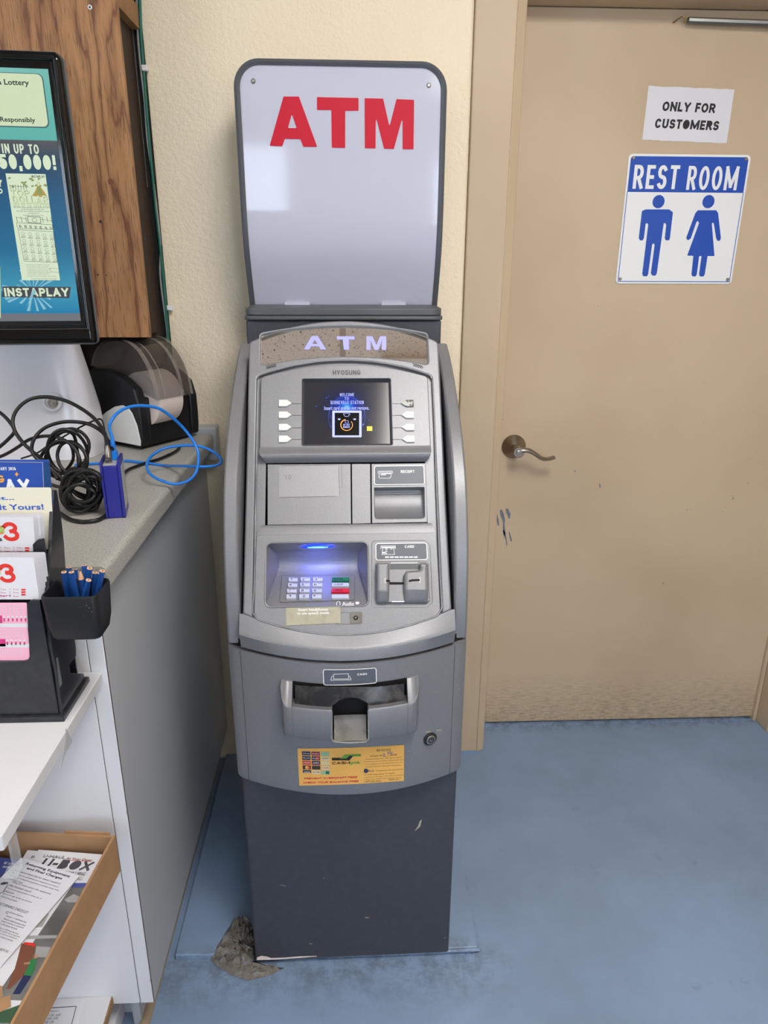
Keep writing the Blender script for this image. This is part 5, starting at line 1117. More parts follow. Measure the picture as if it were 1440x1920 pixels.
one('long_wall', bxl(-tcb, 0, -Lb, 0, .0005, BT-ZR), 'cardboard', bx_); one('end_wall', bxl(-Wb, -tcb-.0002, -tcb, 0, .0005, BT-ZR-.001), 'cardboard', bx_); one('end_flap', bxl(-.085, -.010, .0003, .0028, .004, BT-ZR+.003), 'cardboard', bx_)
one('bottom', bxl(-Wb, -tcb-.0002, -Lb, -tcb-.0002, .0003, .004), 'cardboard', bx_); one('long_wall', bxl(-Wb-tcb, -Wb-.0002, -Lb, 0, .0005, BT-ZR), 'cardboard', bx_); one('end_wall', bxl(-Wb, -tcb-.0002, -Lb, -Lb+tcb, .0005, BT-ZR), 'cardboard', bx_)
CPB = lambda pts: [(x/5.054, 1540+y/5.054) for x, y in pts]
def leaflet(z, quad, m_, label, cat, extra=None, th=.0006, group=None, dip=0.):
    A, B, C_, D = [wz(u, v, z) for u, v in CPB(quad)]
    fr = Fr(A, (B-A), (-(B-A).y, (B-A).x, 0)); 
    P = [((p-A).dot(fr.X), (p-A).dot(fr.S)) for p in (A, B, C_, D)]
    g = Geo().add(prism(P, fr.p, -th, 0), m_)
    if extra: extra(g, fr)
    o = obj('leaflet', g, smooth=0); tag(o, label, cat, group); return o
def tq(g, fr, s, x0, y0, x1, y1, hh, m_, bold=0., sh=0.):
    """line of lettering along the frame's own direction: left-bottom and right-bottom points in the crop, cap height in metres"""
    (u0, v0), (u1, v1) = CPB([(x0, y0), (x1, y1)]); a = fr.hit(u0, v0); b = fr.hit(u1, v1); hh = (Vector(fr.hit(u0, v0-hh/5.054))-Vector(a)).length if hh > 1 else hh; g.add(text(fr, s, a[0], a[1], b[0], a[1]+hh, .0003, bold, shear=sh), m_)
def ex(g, fr):
    f = lambda pts, m_, h=.0003: g.add(flat(fr.px(CPB(pts)), fr.p, h), m_)
    tq(g, fr, 'U-HAUL', 402, 342, 608, 365, 24, 'ink_grey', .0004, .1); tq(g, fr, 'At Your Door', 618, 362, 868, 378, 20, 'print_brown', .0003, .2); f([(612, 366), (868, 380), (868, 384), (612, 370)], 'slip_red')
    tq(g, fr, 'U-BOX', 366, 435, 838, 478, 78, 'ink_grey', .0016, .12); tq(g, fr, 'MORE THAN STORAGE', 560, 500, 800, 520, 30, 'ink_grey', .0006); f([(690, 528), (785, 532), (784, 535), (690, 531)], 'ink'); tq(g, fr, 'with U-Haul', 650, 552, 770, 562, 18, 'ink')
    f([(700, 585), (832, 585), (250, 1700), (-60, 1690)], 'print_slate', .0002)
    f([(702, 586), (832, 586), (806, 628), (676, 628)], 'print_sky'); f([(610, 745), (700, 690), (790, 735), (770, 770), (640, 770)], 'label_silver', .0004); f([(560, 800), (720, 770), (570, 1060), (420, 1050)], 'print_slate', .0004)
    f([(330, 1010), (400, 1005), (470, 870), (430, 880)], 'label_silver', .0005); f([(350, 1025), (345, 1010), (400, 1005), (400, 1018)], 'sign_white', .0006)
    f([(260, 1085), (545, 1080), (530, 1110), (245, 1118)], 'label_silver', .0004); f([(345, 1185), (480, 1195), (440, 1290), (330, 1290)], 'label_silver', .0004)
    f([(205, 1160), (325, 1155), (340, 1180), (270, 1420), (90, 1590), (60, 1590), (140, 1400)], 'print_brown', .0005); f([(225, 1148), (320, 1155), (338, 1180), (325, 1190), (235, 1170)], 'slip_red', .0007)
    f([(280, 1320), (350, 1300), (330, 1400), (300, 1470), (225, 1460), (260, 1390)], 'print_green', .0007); f([(330, 1260), (355, 1265), (352, 1300), (325, 1305)], 'print_skin', .0008); f([(225, 1345), (285, 1335), (285, 1355), (230, 1360)], 'print_skin', .0008); f([(225, 1462), (300, 1470), (190, 1640), (120, 1640)], 'navy', .0006)
    f([(-20, 1570), (20, 1560), (30, 1660), (-20, 1690)], 'cardboard', .0009); f([(-20, 1690), (100, 1650), (105, 1760), (-30, 1830)], 'cardboard', .001)
    f([(-60, 1830), (190, 1740), (90, 1915), (-100, 1915)], 'print_darkgreen', .0005); tq(g, fr, 'Load it', -60, 1860, 25, 1865, 26, 'label_white', .0005)
leaflet(0.5295, [(-110, 1950), (85, 1915), (990, 315), (365, 268)], 'paper_white', 'glossy moving container brochure with large grey letters in the cardboard tray', 'leaflet', ex) if False else None
leaflet(0.5290, [(365, 268), (990, 315), (85, 1915), (-420, 1915)], 'paper_white', 'glossy brochure with large grey letters and a house photo in the cardboard tray', 'leaflet', ex)
def ex(g, fr):
    f = lambda pts, m_, h=.0003: g.add(flat(fr.px(CPB(pts)), fr.p, h), m_); L_ = 14
    tq(g, fr, 'Returning Equipment', 235, 415, 655, 535, 24, 'text_black', .0005); tq(g, fr, 'and Final Charges', 243, 458, 583, 552, 24, 'text_black', .0005)
    for s_, x0, y0, x1, y1, hh, m_ in (('Do I need to return the van where I rented it?', 128, 468, 578, 590, 15, 'ink_grey'), ('Yes, U-Haul has scheduled your departure and return.', 105, 497, 560, 622, L_, 'ink_grey'), ('We will be renting this equipment to another family when', 85, 522, 565, 652, L_, 'ink_grey'), ('you bring it back.', 62, 548, 220, 588, L_, 'ink_grey'),
        ('What if I must return the equipment', 105, 585, 480, 695, 17, 'ink_grey'), ('after business hours?', 80, 612, 300, 668, 17, 'ink_grey'), ('From your smart phone or tablet, go to:', 60, 640, 395, 738, L_, 'ink_grey'), ('uhaul.com', 38, 665, 125, 692, L_, 'ink'), ('Sign in or sign up for an account', 20, 690, 295, 775, L_, 'ink_grey'), ('Follow the prompts', 0, 718, 160, 765, L_, 'ink_grey'),
        ('RETURNING CHECKLIST', -15, 790, 265, 872, 20, 'ink_grey'), ('EZ-Fuel Options', 85, 872, 212, 915, L_, 'ink_grey'), ('Option 1: Self-Refueling', 52, 905, 242, 970, L_, 'ink'), ('Return with the same fuel', 32, 930, 232, 998, L_, 'ink_grey'), ('gauge reading as indicated', 8, 952, 215, 1022, L_, 'ink_grey'), ('on the rental contract.', -5, 975, 160, 1032, L_, 'ink_grey'),
        ('Option 2: EZ-Fuel Service', -40, 1008, 165, 1082, L_, 'ink'), ('Refuel return at an agreed', -45, 1030, 175, 1108, L_, 'ink_grey'), ('gallon price as indicated', -50, 1055, 145, 1128, L_, 'ink_grey'), ('on the rental contract.', -60, 1080, 115, 1148, L_, 'ink_grey'), ('$39.95', -10, 1225, 62, 1255, 22, 'ink')):
        tq(g, fr, s_, x0, y0, x1, y1, hh, m_)
    g.add(lines(fr, fr.px(CPB([(60, 858), (80, 855), (75, 875), (55, 872)])), .0005, .0003, True), 'ink'); f([(5, 590), (35, 575), (80, 580), (78, 590), (45, 600), (10, 605)], 'ink_grey'); g.add(lines(fr, fr.px(CPB([(75, 600), (30, 670), (0, 685)])), .0012, .0003), 'ink_grey')
leaflet(0.5345, [(200, 345), (757, 512), (0, 1385), (-560, 1080)], 'paper_white', 'white sheet of black text on returning equipment, lying on the glossy brochure', 'leaflet', ex)
def ex(g, fr):
    tq(g, fr, 'U-HAUL', 290, 350, 420, 362, 24, 'ink', .001)
leaflet(0.5270, [(262, 272), (700, 310), (600, 900), (-60, 780)], 'paper_white', 'pale brochure mostly hidden under the glossy one in the cardboard tray', 'leaflet', ex)
def ex(g, fr):
    tq(g, fr, 'WE HAVE', 30, 405, 120, 428, 20, 'label_white', .0003); tq(g, fr, 'MOVERS', 20, 440, 110, 462, 18, 'label_white', .0003)
leaflet(0.5245, [(-60, 330), (170, 365), (80, 620), (-200, 620)], 'print_sky', 'blue leaflet at the far left of the cardboard tray', 'leaflet', ex)
one('tray_filling', loc(prism([(-.25, -.49), (-.012, -.49), (-.012, -.03), (-.25, -.03)], BFm.p, .0045, .0455), (0, 0, 0)), 'dark_tile'); tag(bpy.data.objects['tray_filling'], 'dark stack of leaflets under the top ones in the cardboard tray', 'leaflets', kind='stuff')

# ---- panelling, cables and batten behind the counter
wp = empty('walnut_partition', (-.9, 1.67, 1.3)); oP = (-.9, 1.67, 1.3)
tag(wp, 'tall walnut wood-grain panel behind the lottery screen', 'partition')
one('face_board', loc(box(-1.9, -.453, 1.668, 1.680, 1.277, 2.598), oP), 'walnut_panel', wp, bev=.0008)
one('return_board', loc(box(-.486, -.474, 1.681, 1.845, 1.277, 2.598), oP), 'dark_brown', wp)
PFm = Fr((0, 1.668, 0)); a = PFm.hit(169, 14); g = Geo().add(loc(lathe([(.0042, 0), (.0042, .002), (.0022, .0028), (.0018, .0008)], PFm.p(*a), (0, -1, 0), 16), oP), 'label_white'); g.add(loc(lathe([(.0017, 0), (.0017, .0018)], PFm.p(*a), (0, -1, 0), 10), oP), 'ink'); obj('wall_plug', g, wp)
g = Geo().add(loc(flat(disc(PFm.hit(208, 341), .0062, 18), PFm.p, .0008), oP), 'print_brown')
for u, v, r in ((188.5, 415.5, .003), (184, 515, .002), (199.5, 516, .0017)): g.add(loc(flat(disc(PFm.hit(u, v), r, 10), PFm.p, .0008), oP), 'dark_brown')
obj('plugged_hole', g, wp, smooth=0)
b0 = wy(225, -6, 1.683); one('wood_batten', box(-.484+.0005, -.456, 1.683, 1.842, wy(224, 10, 1.683).z, wy(224, 10, 1.683).z+.045), 'raw_wood'); tag(bpy.data.objects['wood_batten'], 'raw wood batten at the very top between the walnut panel and the wall', 'batten')
S('trim_7', box(-.472, -.4538, 1.846, 1.90, 0, 2.6), 'black_gap')
def wallcable(name, pts, r, m_, label):
    P = [wy(u, v, 1.838) for u, v in pts]; one(name, tube(smoothpath(P, 6), r, 8), m_, smooth=60); tag(bpy.data.objects[name], label, 'cable')
wallcable('green_cable', [(262, -20), (264, 60), (270, 140), (276, 220), (284, 310), (292, 390), (300, 460), (307, 530), (312, 590), (316, 640), (320, 700)], .0033, 'green_cable', 'green cable running down the gap beside the cream wall')
wallcable('grey_cable', [(256, -20), (258, 60), (264, 130), (271, 190), (276, 260), (286, 330), (297, 420), (301, 470), (300, 510), (305, 560), (313, 620), (318, 700)], .0026, 'grey_cable', 'pale grey cable hanging beside the green one in the wall gap')
for u, v in ((272.5, 128), (319, 577)):
    p = wy(u, v, 1.838); o = one('cable_clip', join(box(p.x-.007, p.x+.006, 1.832, 1.8455, p.z-.006, p.z+.006)), 'label_white', bev=.0015); tag(o, 'white cable clip on the wall edge ' + ('high beside the wood panel' if v < 300 else 'low, above the ticket printer'), 'clip', 'cable clips')

# ---- lottery screen
th = math.radians(5); MO = Vector((-.62, 1.40, 1.5))
GX = Vector((math.cos(th), math.sin(th), 0)); GF = Fr((-.483, 1.40, 0), GX, (0, 0, 1))
mo = empty('lottery_screen', GF.p(-.17, 1.3)); oG = mo.location.copy()
tag(mo, 'black-framed upright lottery advertising screen above the white terminal', 'screen')
ob_ = GF.px([(118, 98), (179, 646)]); gx1 = (ob_[0][0]+ob_[1][0])/2; gz1, gz0 = GF.hit(110, 97)[1], GF.hit(170, 645)[1]; gx0 = gx1-.36
si = GF.px([(91.5, 128), (149, 602)]); sx1 = (si[0][0]+si[1][0])/2-.001; sz1, sz0 = si[0][1], si[1][1]; sx0 = gx0+.030
outer = rnd([(gx0, gz0), (gx1, gz0), (gx1, gz1), (gx0, gz1)], [.008, .008, .014, .008], 5); e = .007
hole = [(sx0-e, sz0-e), (sx1+e, sz0-e), (sx1+e, sz1+e*1.6), (sx0-e, sz1+e*1.6)]
one('frame', loc(plate(GF, outer, [hole], -.018, .006, .011, 4), oG), 'black_gloss', mo, smooth=35)
ri = [GF.p(a, b, -.004) for a, b in hole]; rj = [GF.p(a, b, -.006) for a, b in ((sx0, sz0), (sx1, sz0), (sx1, sz1), (sx0, sz1))]
one('inner_bezel', loc(loft([ri, rj], True), oG), 'black_gloss', mo, smooth=0)
one('bezel_line', loc(tube([GF.p(a, b, -.003) for a, b in hole]+[GF.p(*hole[0], -.003)], .0012, 6), oG), 'black_plastic', mo)
g = Geo(); vq = GF.hit(160, 583)[1]; g.add(loc(box(0, 0, 0, 0, 0, 0), oG), 'chrome') if False else None
one('edge_band', loc(join(plate(GF, inset(outer[::-1] if area2(outer) < 0 else outer, -.0012), [inset(outer[::-1] if area2(outer) < 0 else outer, .004)], -.0175, -.006)), oG), 'frame_plastic', mo, smooth=35)
m = mat('advert', '0a0a10', .15); v = objmap(m)
zz = sepz(m, v)[2]; zt0 = sz1-oG.z; zb0 = sz0-oG.z
r = ramp(m, [(0, '8a8f96'), (.032, '8a8f96'), (.034, '2a9ad0'), (.13, '4fb8dc'), (.30, '2d86b4'), (.52, '2d6f9e'), (.66, '3c5a76'), (.735, '6a6c70'), (.738, '74d8cc'), (1, '8ae0d6')])
Lk(m, maprange(m, zz, zb0, zt0), r.inputs[0]); Lk(m, r.outputs[0], bsdf(m).inputs['Emission Color']); bsdf(m).inputs['Emission Strength'].default_value = .72
mat('advert_cream', '0c0c0c', .3, emit=('dcecc4', .95)); mat('advert_text', '0c0c0c', .4, emit=('33463c', .6)); mat('advert_white', '0c0c0c', .3, emit=('e4f4d4', .95)); mat('advert_ray', '0c0c0c', .3, emit=('9adcf0', .8)); mat('advert_dark', '0c0c0c', .4, emit=('50555e', .6)); mat('advert_ink', '0c0c0c', .4, emit=('626a58', .5)); mat('advert_green', '0c0c0c', .4, emit=('a6b868', .7)); mat('advert_gold', '0c0c0c', .4, emit=('d8b450', .7)); mat('advert_shade', '0c0c0c', .4, emit=('4a8484', .6))
SG = Fr(GF.p(0, 0, -.0055), GX, (0, 0, 1)); E_ = .0004
g = Geo(); A = lambda gg, m_: g.add(loc(gg, oG), m_)
A(flat([(sx0, sz0), (sx1, sz0), (sx1, sz1), (sx0, sz1)], SG.p, -.0001), 'advert')
q = SG.px([(80, 140), (92, 240)]); cxr = SG.hit(86, 190)[0]; zt_, zb_ = SG.hit(75, 138)[1], SG.hit(85, 239)[1]
A(plate(SG, rnd([(sx0+.01, zb_-.001), (cxr+.0008, zb_-.001), (cxr+.0008, zt_), (sx0+.01, zt_)], .009, 4), (), 0, E_*.5), 'advert_shade'); A(plate(SG, rnd([(sx0+.012, zb_+.001), (cxr-.0012, zb_+.001), (cxr-.0012, zt_-.001), (sx0+.012, zt_-.001)], .008, 4), (), E_*.5, E_), 'advert_cream')
for s_, a, m_, b in (('Iowa Lottery', (-27, 147, 53, 161), 'advert_text', .0005), ('Play Responsibly', (-26, 218, 65, 230), 'advert_text', .0004), ('WIN UP TO', (-12, 269, 71, 287), 'advert_white', .0018), ('$250,000!', (-38, 288, 102, 316), 'advert_white', .003), ('Y', (-5, 337, 3.5, 350), 'advert_white', .001), ('O', (-6, 353, 4, 363), 'advert_white', .001)):
    A(textpx(SG, s_, *a, h=E_*1.8, bold=b), m_)
for k in range(22):
    a0 = 2*math.pi*k/22+random.uniform(-.1, .1); w = random.uniform(.025, .07); rr = random.uniform(.03, .062); c_ = SG.hit(62, 546)
    P = [(c_[0]+rr*1.0*math.cos(a0-w), c_[1]+rr*math.sin(a0-w)*.75), (c_[0]+rr*math.cos(a0+w), c_[1]+rr*.75*math.sin(a0+w)), c_]
    P = [(min(p[0], sx1-.001), max(min(p[1], sz1), SG.hit(90, 583)[1])) for p in P]; A(flat(P, SG.p, E_*.3+k*1e-5), 'advert_ray')
tk = [(20, 322), (96, 330), (103, 528), (31.5, 523)]; TKX = SG.px(tk)
tx0, tx1 = (TKX[0][0]+TKX[3][0])/2, (TKX[1][0]+TKX[2][0])/2; tz1, tz0 = (TKX[0][1]+TKX[1][1])/2, (TKX[2][1]+TKX[3][1])/2
A(plate(SG, [(tx0, tz0), (tx1, tz0), (tx1, tz1), (tx0, tz1)], (), 0, E_), 'advert_white')
TW, TH = tx1-tx0, tz1-tz0; T = lambda x, y: (tx0+(x-100)/385*TW, tz1-(y-130)/1000*TH)
tt = lambda s_, x0, y0, x1, y1, m_, b=0., h=E_*2: A(text(SG, s_, *T(x0, y1), *T(x1, y0), h, b), m_)
tt('INSTAPLAY', 345, 143, 475, 165, 'advert_ink', .0003); tt('TOP', 122, 278, 305, 332, 'advert_green', .0012); tt('TOP', 120, 275, 303, 329, 'advert_cream', .0004, E_*3); tt('DOLLAR', 128, 328, 480, 402, 'advert_green', .0014); tt('DOLLAR', 126, 325, 478, 399, 'advert_cream', .0005, E_*3); tt('WIN UP TO $250,000!', 125, 392, 485, 432, 'advert_green', .0007); tt('WIN UP TO $250,000!', 124, 390, 484, 430, 'advert_cream', .0002, E_*3)
for k in range(16):
    x, y = random.uniform(115, 470), random.uniform(140, 250); A(flat([T(x, y), T(x+24, y-8), T(x+30, y+4), T(x+6, y+14)], SG.p, E_*1.3+k*1e-5), 'advert_green')
A(flat([T(325, 330), T(360, 290), T(385, 250), T(395, 190), T(412, 190), T(422, 250), T(450, 290), T(478, 345)], SG.p, E_*1.6), 'advert_gold'); A(flat([T(375, 320), T(395, 240), T(410, 240), T(432, 320)], SG.p, E_*1.9), 'advert_green'); tt('$', 388, 190, 416, 240, 'advert_cream', .0004, E_*2.4)
A(lines(SG, [T(120, 240), T(305, 250)], .0006, E_*1.5), 'advert_ink')
for x in range(125, 305, 26): A(lines(SG, [T(x, 232), T(x, 275)], .0007, E_*1.5), 'advert_ink')
for y, x0, x1 in ((428, 130, 480), (446, 200, 420), (464, 150, 470), (482, 260, 370), (502, 210, 410)): tt('win with these numbers and match to claim', x0, y, x1, y+13, 'advert_ink')
A(lines(SG, [T(250, 520), T(375, 525), T(375, 582), T(250, 578)], .0009, E_*1.5, True), 'advert_ink'); A(lines(SG, [T(315+24*math.cos(k*.5), 552+18*math.sin(k*.5)) for k in range(13)], .0006, E_*1.5), 'advert_ink'); 
for x in (140, 185, 230, 395, 440, 480): A(lines(SG, [T(x, 525), T(x+4, 575)], .0007, E_*1.5), 'advert_ink')
A(lines(SG, [T(140, 530), T(245, 545)], .0005, E_*1.5), 'advert_ink'); A(lines(SG, [T(380, 545), T(488, 560)], .0005, E_*1.5), 'advert_ink')
A(lines(SG, [T(135, 580), T(485, 595), T(485, 640), T(135, 632)], .0006, E_*1.5, True), 'advert_ink'); A(lines(SG, [T(140, 645), T(485, 662), T(485, 955), T(152, 945)], .0006, E_*1.5, True), 'advert_ink')
for k, s_ in enumerate(('6', '10', '12', '31', '5', '26', '33')): tt(s_, 155+k*50, 598+k*3, 178+k*50, 625+k*3, 'advert_ink', .0002)
for r_ in range(4):
    for c_ in range(5):
        x, y = 180+c_*71, 680+r_*70+c_*5; A(lines(SG, [T(x+15*math.cos(k*.7), y+15*math.sin(k*.7)) for k in range(10)], .0004, E_*1.5), 'advert_ink'); tt('20', x-18, y+20, x+20, y+29, 'advert_ink'); tt('$500', x-22, y+33, x+23, y+42, 'advert_ink', .0001)
for k, y in enumerate((975, 995, 1015, 1032, 1048, 1064, 1085, 1110, 1125)): tt('see back of ticket for complete rules and odds', 165 if k < 7 else 195, y, (380 if k % 2 else 400) if k < 6 else 450, y+11, 'advert_ink')
A(lines(SG, [T(400, 1010), T(500, 1020), T(498, 1055), T(405, 1045)], .0004, E_*1.5, True), 'advert_ink')
A(plate(SG, SG.px([(5.5, 537), (133, 538), (130, 559), (3.5, 557)]), (), E_, E_*2), 'advert_dark'); A(textpx(SG, 'INSTAPLAY', 8, 540, 128, 556, h=E_*2.6, bold=.0016), 'advert_white')
A(flat(SG.px([(64, 541), (54, 562), (58, 561), (48, 576), (64, 556), (59, 557), (68, 549)]), SG.p, E_*4), 'advert_ray')
A(flat(SG.px([(-30, 500), (0.5, 500), (1.5, 596), (-30, 596)]), SG.p, E_*1.2), 'advert_cream')
obj('advert_picture', g, mo, smooth=0)
one('mount_arm', loc(join(box(-.74, -.66, 1.447, 1.62, 1.38, 1.44), box(-.72, -.68, 1.585, 1.62, 1.290, 1.379)), oG), 'black_plastic', mo)

# ---- white lottery terminal
te = empty('lottery_terminal', (-.86, 1.62, ZC)); oT = (-.86, 1.62, ZC); tag(te, 'glossy white sloping lottery terminal with round lock on the worktop', 'lottery terminal')
sil = [(188, 863), (186, 845), (181, 805), (174, 770), (163, 735), (150, 695), (135, 650), (128, 632)]
rows = []
for u, v in sil:
    p = wy(u, v, 1.60); w = p.x+.86; z = max(p.z, ZC+.0006)
    y0 = 1.545+(z-ZC)*.18; d_ = .155-(z-ZC)*.28
    rows.append([(-.86+w*math.copysign(abs(math.cos(a))**.28, math.cos(a)), y0+d_*.5+d_*.5*math.copysign(abs(math.sin(a))**.5, math.sin(a)), z) for a in [2*math.pi*k/64 for k in range(64)]])
one('body', loc(loft(rows, True, True), oT), 'terminal_white', te, smooth=60)
lp_ = wy(97, 754, 1.556); g = Geo().add(loc(lathe([(.020, .0), (.020, .004), (.017, .0055), (.015, .0055), (.0135, .001)], lp_+Vector((0, .004, 0)), (.05, -1, .12), 28), oT), 'terminal_white'); g.add(loc(lathe([(.0095, .0), (.0095, .009), (.0085, .010), (.006, .010), (.006, .006), (.0035, .006), (.0035, .010)], lp_+Vector((.002, .004, -.002)), (.05, -1, .12), 24), oT), 'steel'); obj('round_lock', g, te, smooth=35)

# ---- ticket printer with clear dome
p0 = wz(268, 846, ZC); p1 = wz(375, 818, ZC); W_ = (p1-p0); PWd = W_.length; W_.normalize(); Dd = Vector((-W_.y, W_.x, 0))
pr = empty('ticket_printer', p0); tag(pr, 'black ticket printer with clear smoked dome in the counter corner by the cream wall', 'printer'); oR = p0.copy()
PF_ = Fr(p0, -Dd, (0, 0, 1)); assert PF_.N.z == 0                  # near side face: X towards the front (+ = front), S up
if PF_.N.dot(W_) > 0: PF_ = Fr(p0, Dd, (0, 0, 1))
c8 = lambda pts: PF_.px([(100+x/4.8, 610+y/4.8) for x, y in pts])
side = c8([(800, 1120), (796, 1000), (785, 880), (765, 720), (720, 580), (640, 500), (560, 440), (450, 402), (330, 395), (285, 400), (250, 470)])
dmax = side[-1][0]; back = [(dmax+(.0 if dmax < 0 else 0), .12), (dmax, .012)]
sgn = 1 if side[-1][0] > side[0][0] else -1
sideP = [(side[0][0], .010)]+side[1:]+[(side[-1][0]+sgn*.03, side[-1][1]-.03), (side[-1][0]+sgn*.03, .010)]
def PW(a, b, h): return PF_.p(a, b, -h)                             # h across the width, away from the viewer
fr_h = PF_.hit(100+868/4.8, 610+690/4.8)[1]
one('body', loc(prism(sideP, PW, 0, .026), oR), 'black_plastic', pr, smooth=45, bev=.004)
one('body_far_side', loc(prism(sideP, PW, PWd-.024, PWd), oR), 'black_plastic', pr, smooth=45, bev=.004)
ff = [(side[0][0], .010), (side[0][0], fr_h), (side[0][0]+sgn*.03, fr_h+.004), (side[-1][0]+sgn*.03, .05), (side[-1][0]+sgn*.03, .010)]
one('front_panel', loc(prism(ff, PW, .0265, PWd-.0245), oR), 'black_plastic', pr, bev=.003)
wp_ = c8([(795, 1105), (792, 1040), (760, 900), (715, 790), (680, 740), (630, 718), (560, 730), (480, 780), (350, 900), (330, 1040)])
one('white_side_cover', loc(prism([(a, max(b, .012)) for a, b in wp_], PW, -.0035, -.0002), oR), 'white_plastic', pr, smooth=30, bev=.0015)
dome = c8([(862, 690), (850, 640), (828, 540), (795, 430), (750, 340), (700, 262), (640, 200), (570, 160), (490, 148), (410, 160), (350, 205), (310, 280), (290, 380)])
dome = [(a, b) for a, b in dome]
def domestrip(h0, h1, grow=0.):
    c_ = (sum(a for a, b in dome)/len(dome), min(b for a, b in dome)); P = [(c_[0]+(a-c_[0])*(1+grow), c_[1]+(b-c_[1])*(1+grow)) for a, b in dome]
    P = [(p.x, p.y) for p in smoothpath([(a, b, 0) for a, b in P], 4)]
    return loft([[PW(a, b, h) for a, b in P] for h in (h0, h1)]), P
d_, P = domestrip(.022, PWd-.05); g = Geo().add(loc(d_, oR), 'smoked_clear')
for h in (.022, PWd-.05): g.add(loc(flat(P, PW, h), oR), 'smoked_clear')
obj('dome_cover', g, pr, smooth=50)
rb_ = Geo()
for h0, h1, gr in ((.018, .030, .03), (.045, .049, .012), (PWd-.085, PWd-.075, .02), (PWd-.056, PWd-.048, .03)): rb_.add(loc(domestrip(h0, h1, gr)[0], oR), 'clear_ridge')
obj('dome_rib', rb_, pr, smooth=50)
ca, cb_ = dome[6][0]*.5+dome[0][0]*.5+sgn*.035, fr_h*.95; RRr = .062
one('paper_roll', loc(loft([[PW(ca+RRr*math.cos(t), cb_+RRr*math.sin(t), h) for t in [2*math.pi*k/40 for k in range(40)]] for h in (.034, PWd-.075)], True, True), oR), 'thermal_paper', pr, smooth=40)
one('foot', loc(prism([(side[0][0]+sgn*.015, 0.0004), (side[0][0]+sgn*.10, .0004), (side[0][0]+sgn*.10, .0105), (side[0][0]+sgn*.015, .0105)], PW, .012, PWd-.012), oR), 'black_rubber', pr)

# ---- blue network adapter standing on the worktop
b0, b1 = wz(204, 973, ZC), wz(243, 976, ZC); ab = empty('network_adapter', b0); tag(ab, 'upright dark blue network adapter box on the worktop edge', 'adapter'); oA = b0.copy()
b1 = wz(237, 970, ZC); BX = Vector((.978, .208, 0)); bw = (b1-b0).length*1.0; BY = Vector((-BX.y, BX.x, 0)); AFm = Fr(b0, BX, (0, 0, 1)); hgt = AFm.hit(190, 868)[1]
AH = Fr(b0, BX, BY); tpt = lambda u, v, h: AH.hit(u, v, h)
bd_ = .10; 
def hx(a0, a1, b0_, b1_, z0, z1): return loc(prism([(a0, b0_), (a1, b0_), (a1, b1_), (a0, b1_)], AH.p, z0, z1), oA)
one('case', join(hx(0, bw-.005, 0, .056, .0004, hgt-.006)), 'adapter_blue', ab, bev=.0015)
one('flange', hx(bw-.0048, bw, -.002, .058, .0004, hgt+.001), 'adapter_blue', ab, bev=.001); one('rear_flange', hx(-.004, -.0002, -.001, .058, .0008, hgt), 'adapter_blue', ab, bev=.001)
one('port_plate', hx(.001, bw-.006, .002, .054, hgt-.0059, hgt-.004), 'label_silver', ab)
one('rating_label', hx(bw+.0001, bw+.0006, .006, .050, .015, hgt-.01), 'label_silver', ab)
one('antenna_nut', loc(join(lathe([(.0058, 0), (.0058, .006), (.0045, .006), (.0045, .010)], AH.p(.010, .014, hgt-.004), (0, 0, 1), 6)), oA), 'steel', ab, smooth=0)
tp = AH.p(.012, .030, hgt-.004)

# ---- cables on the worktop
def ycab(pts, k=8): return smoothpath([wy(u, v, y) if y < 5 else None for u, v, y in pts], k)
cbk = 1.30; j0 = AH.p(.010, .016, hgt+.004); j1 = AH.p(.017, .034, hgt-.003)
C2 = lambda pts: [(x/5.538, 700+y/5.538, yy) for x, y, yy in pts]
def cable(name, path, r, m_, label, group=None, parts=()):
    o = empty(name, path[0]); tag(o, label, 'cable', group)
    one('cord', loc(tube(path, r, 8), path[0]), m_, o, smooth=60)
    for pn, gg, pm in parts: one(pn, loc(gg, path[0]), pm, o, smooth=40)
    return o
# coaxial cable from the adapter's threaded socket
pth = smoothpath([j0+Vector((0, 0, .020))]+[wy(u, v, y) for u, v, y in C2([(1085, 620, 1.225), (1000, 490, 1.25), (880, 390, 1.27), (720, 300, 1.29), (580, 258, 1.30), (440, 245, 1.30), (300, 275, 1.30), (190, 360, 1.29), (135, 470, 1.28), (150, 590, 1.27), (230, 710, 1.26), (320, 800, 1.255), (420, 880, 1.25), (540, 1000, 1.24), (600, 1100, 1.23)])], 6)
cable('coax_cable', pth, .0033, 'black_rubber', 'black cable looping in a high arc from the blue adapter past the round lock', parts=[('plug', lathe([(.0052, 0), (.0052, .016), (.0038, .018), (.0038, .024)], j0-Vector((0, 0, .002)), (0, 0, 1), 12), 'steel')])
pth = smoothpath([j0+Vector((.004, .012, .012))]+[wy(u, v, y) for u, v, y in C2([(1100, 660, 1.235), (1040, 590, 1.25), (930, 530, 1.26), (800, 505, 1.27), (660, 505, 1.27), (520, 540, 1.265), (420, 600, 1.26), (350, 690, 1.25), (330, 800, 1.245), (380, 880, 1.24), (520, 980, 1.24), (640, 1090, 1.235)])], 6)
cable('power_cable', pth, .0033, 'black_rubber', 'black cable arching low from the blue adapter into the coil')
pth = smoothpath([wy(u, v, y) for u, v, y in C2([(-40, 380, 1.36), (40, 440, 1.35), (110, 520, 1.34), (150, 600, 1.33), (90, 680, 1.33), (0, 760, 1.33), (-60, 800, 1.33)])], 6)
cable('black_cord', pth, .0033, 'black_rubber', 'black cord crossing in front of the white terminal at the far left')
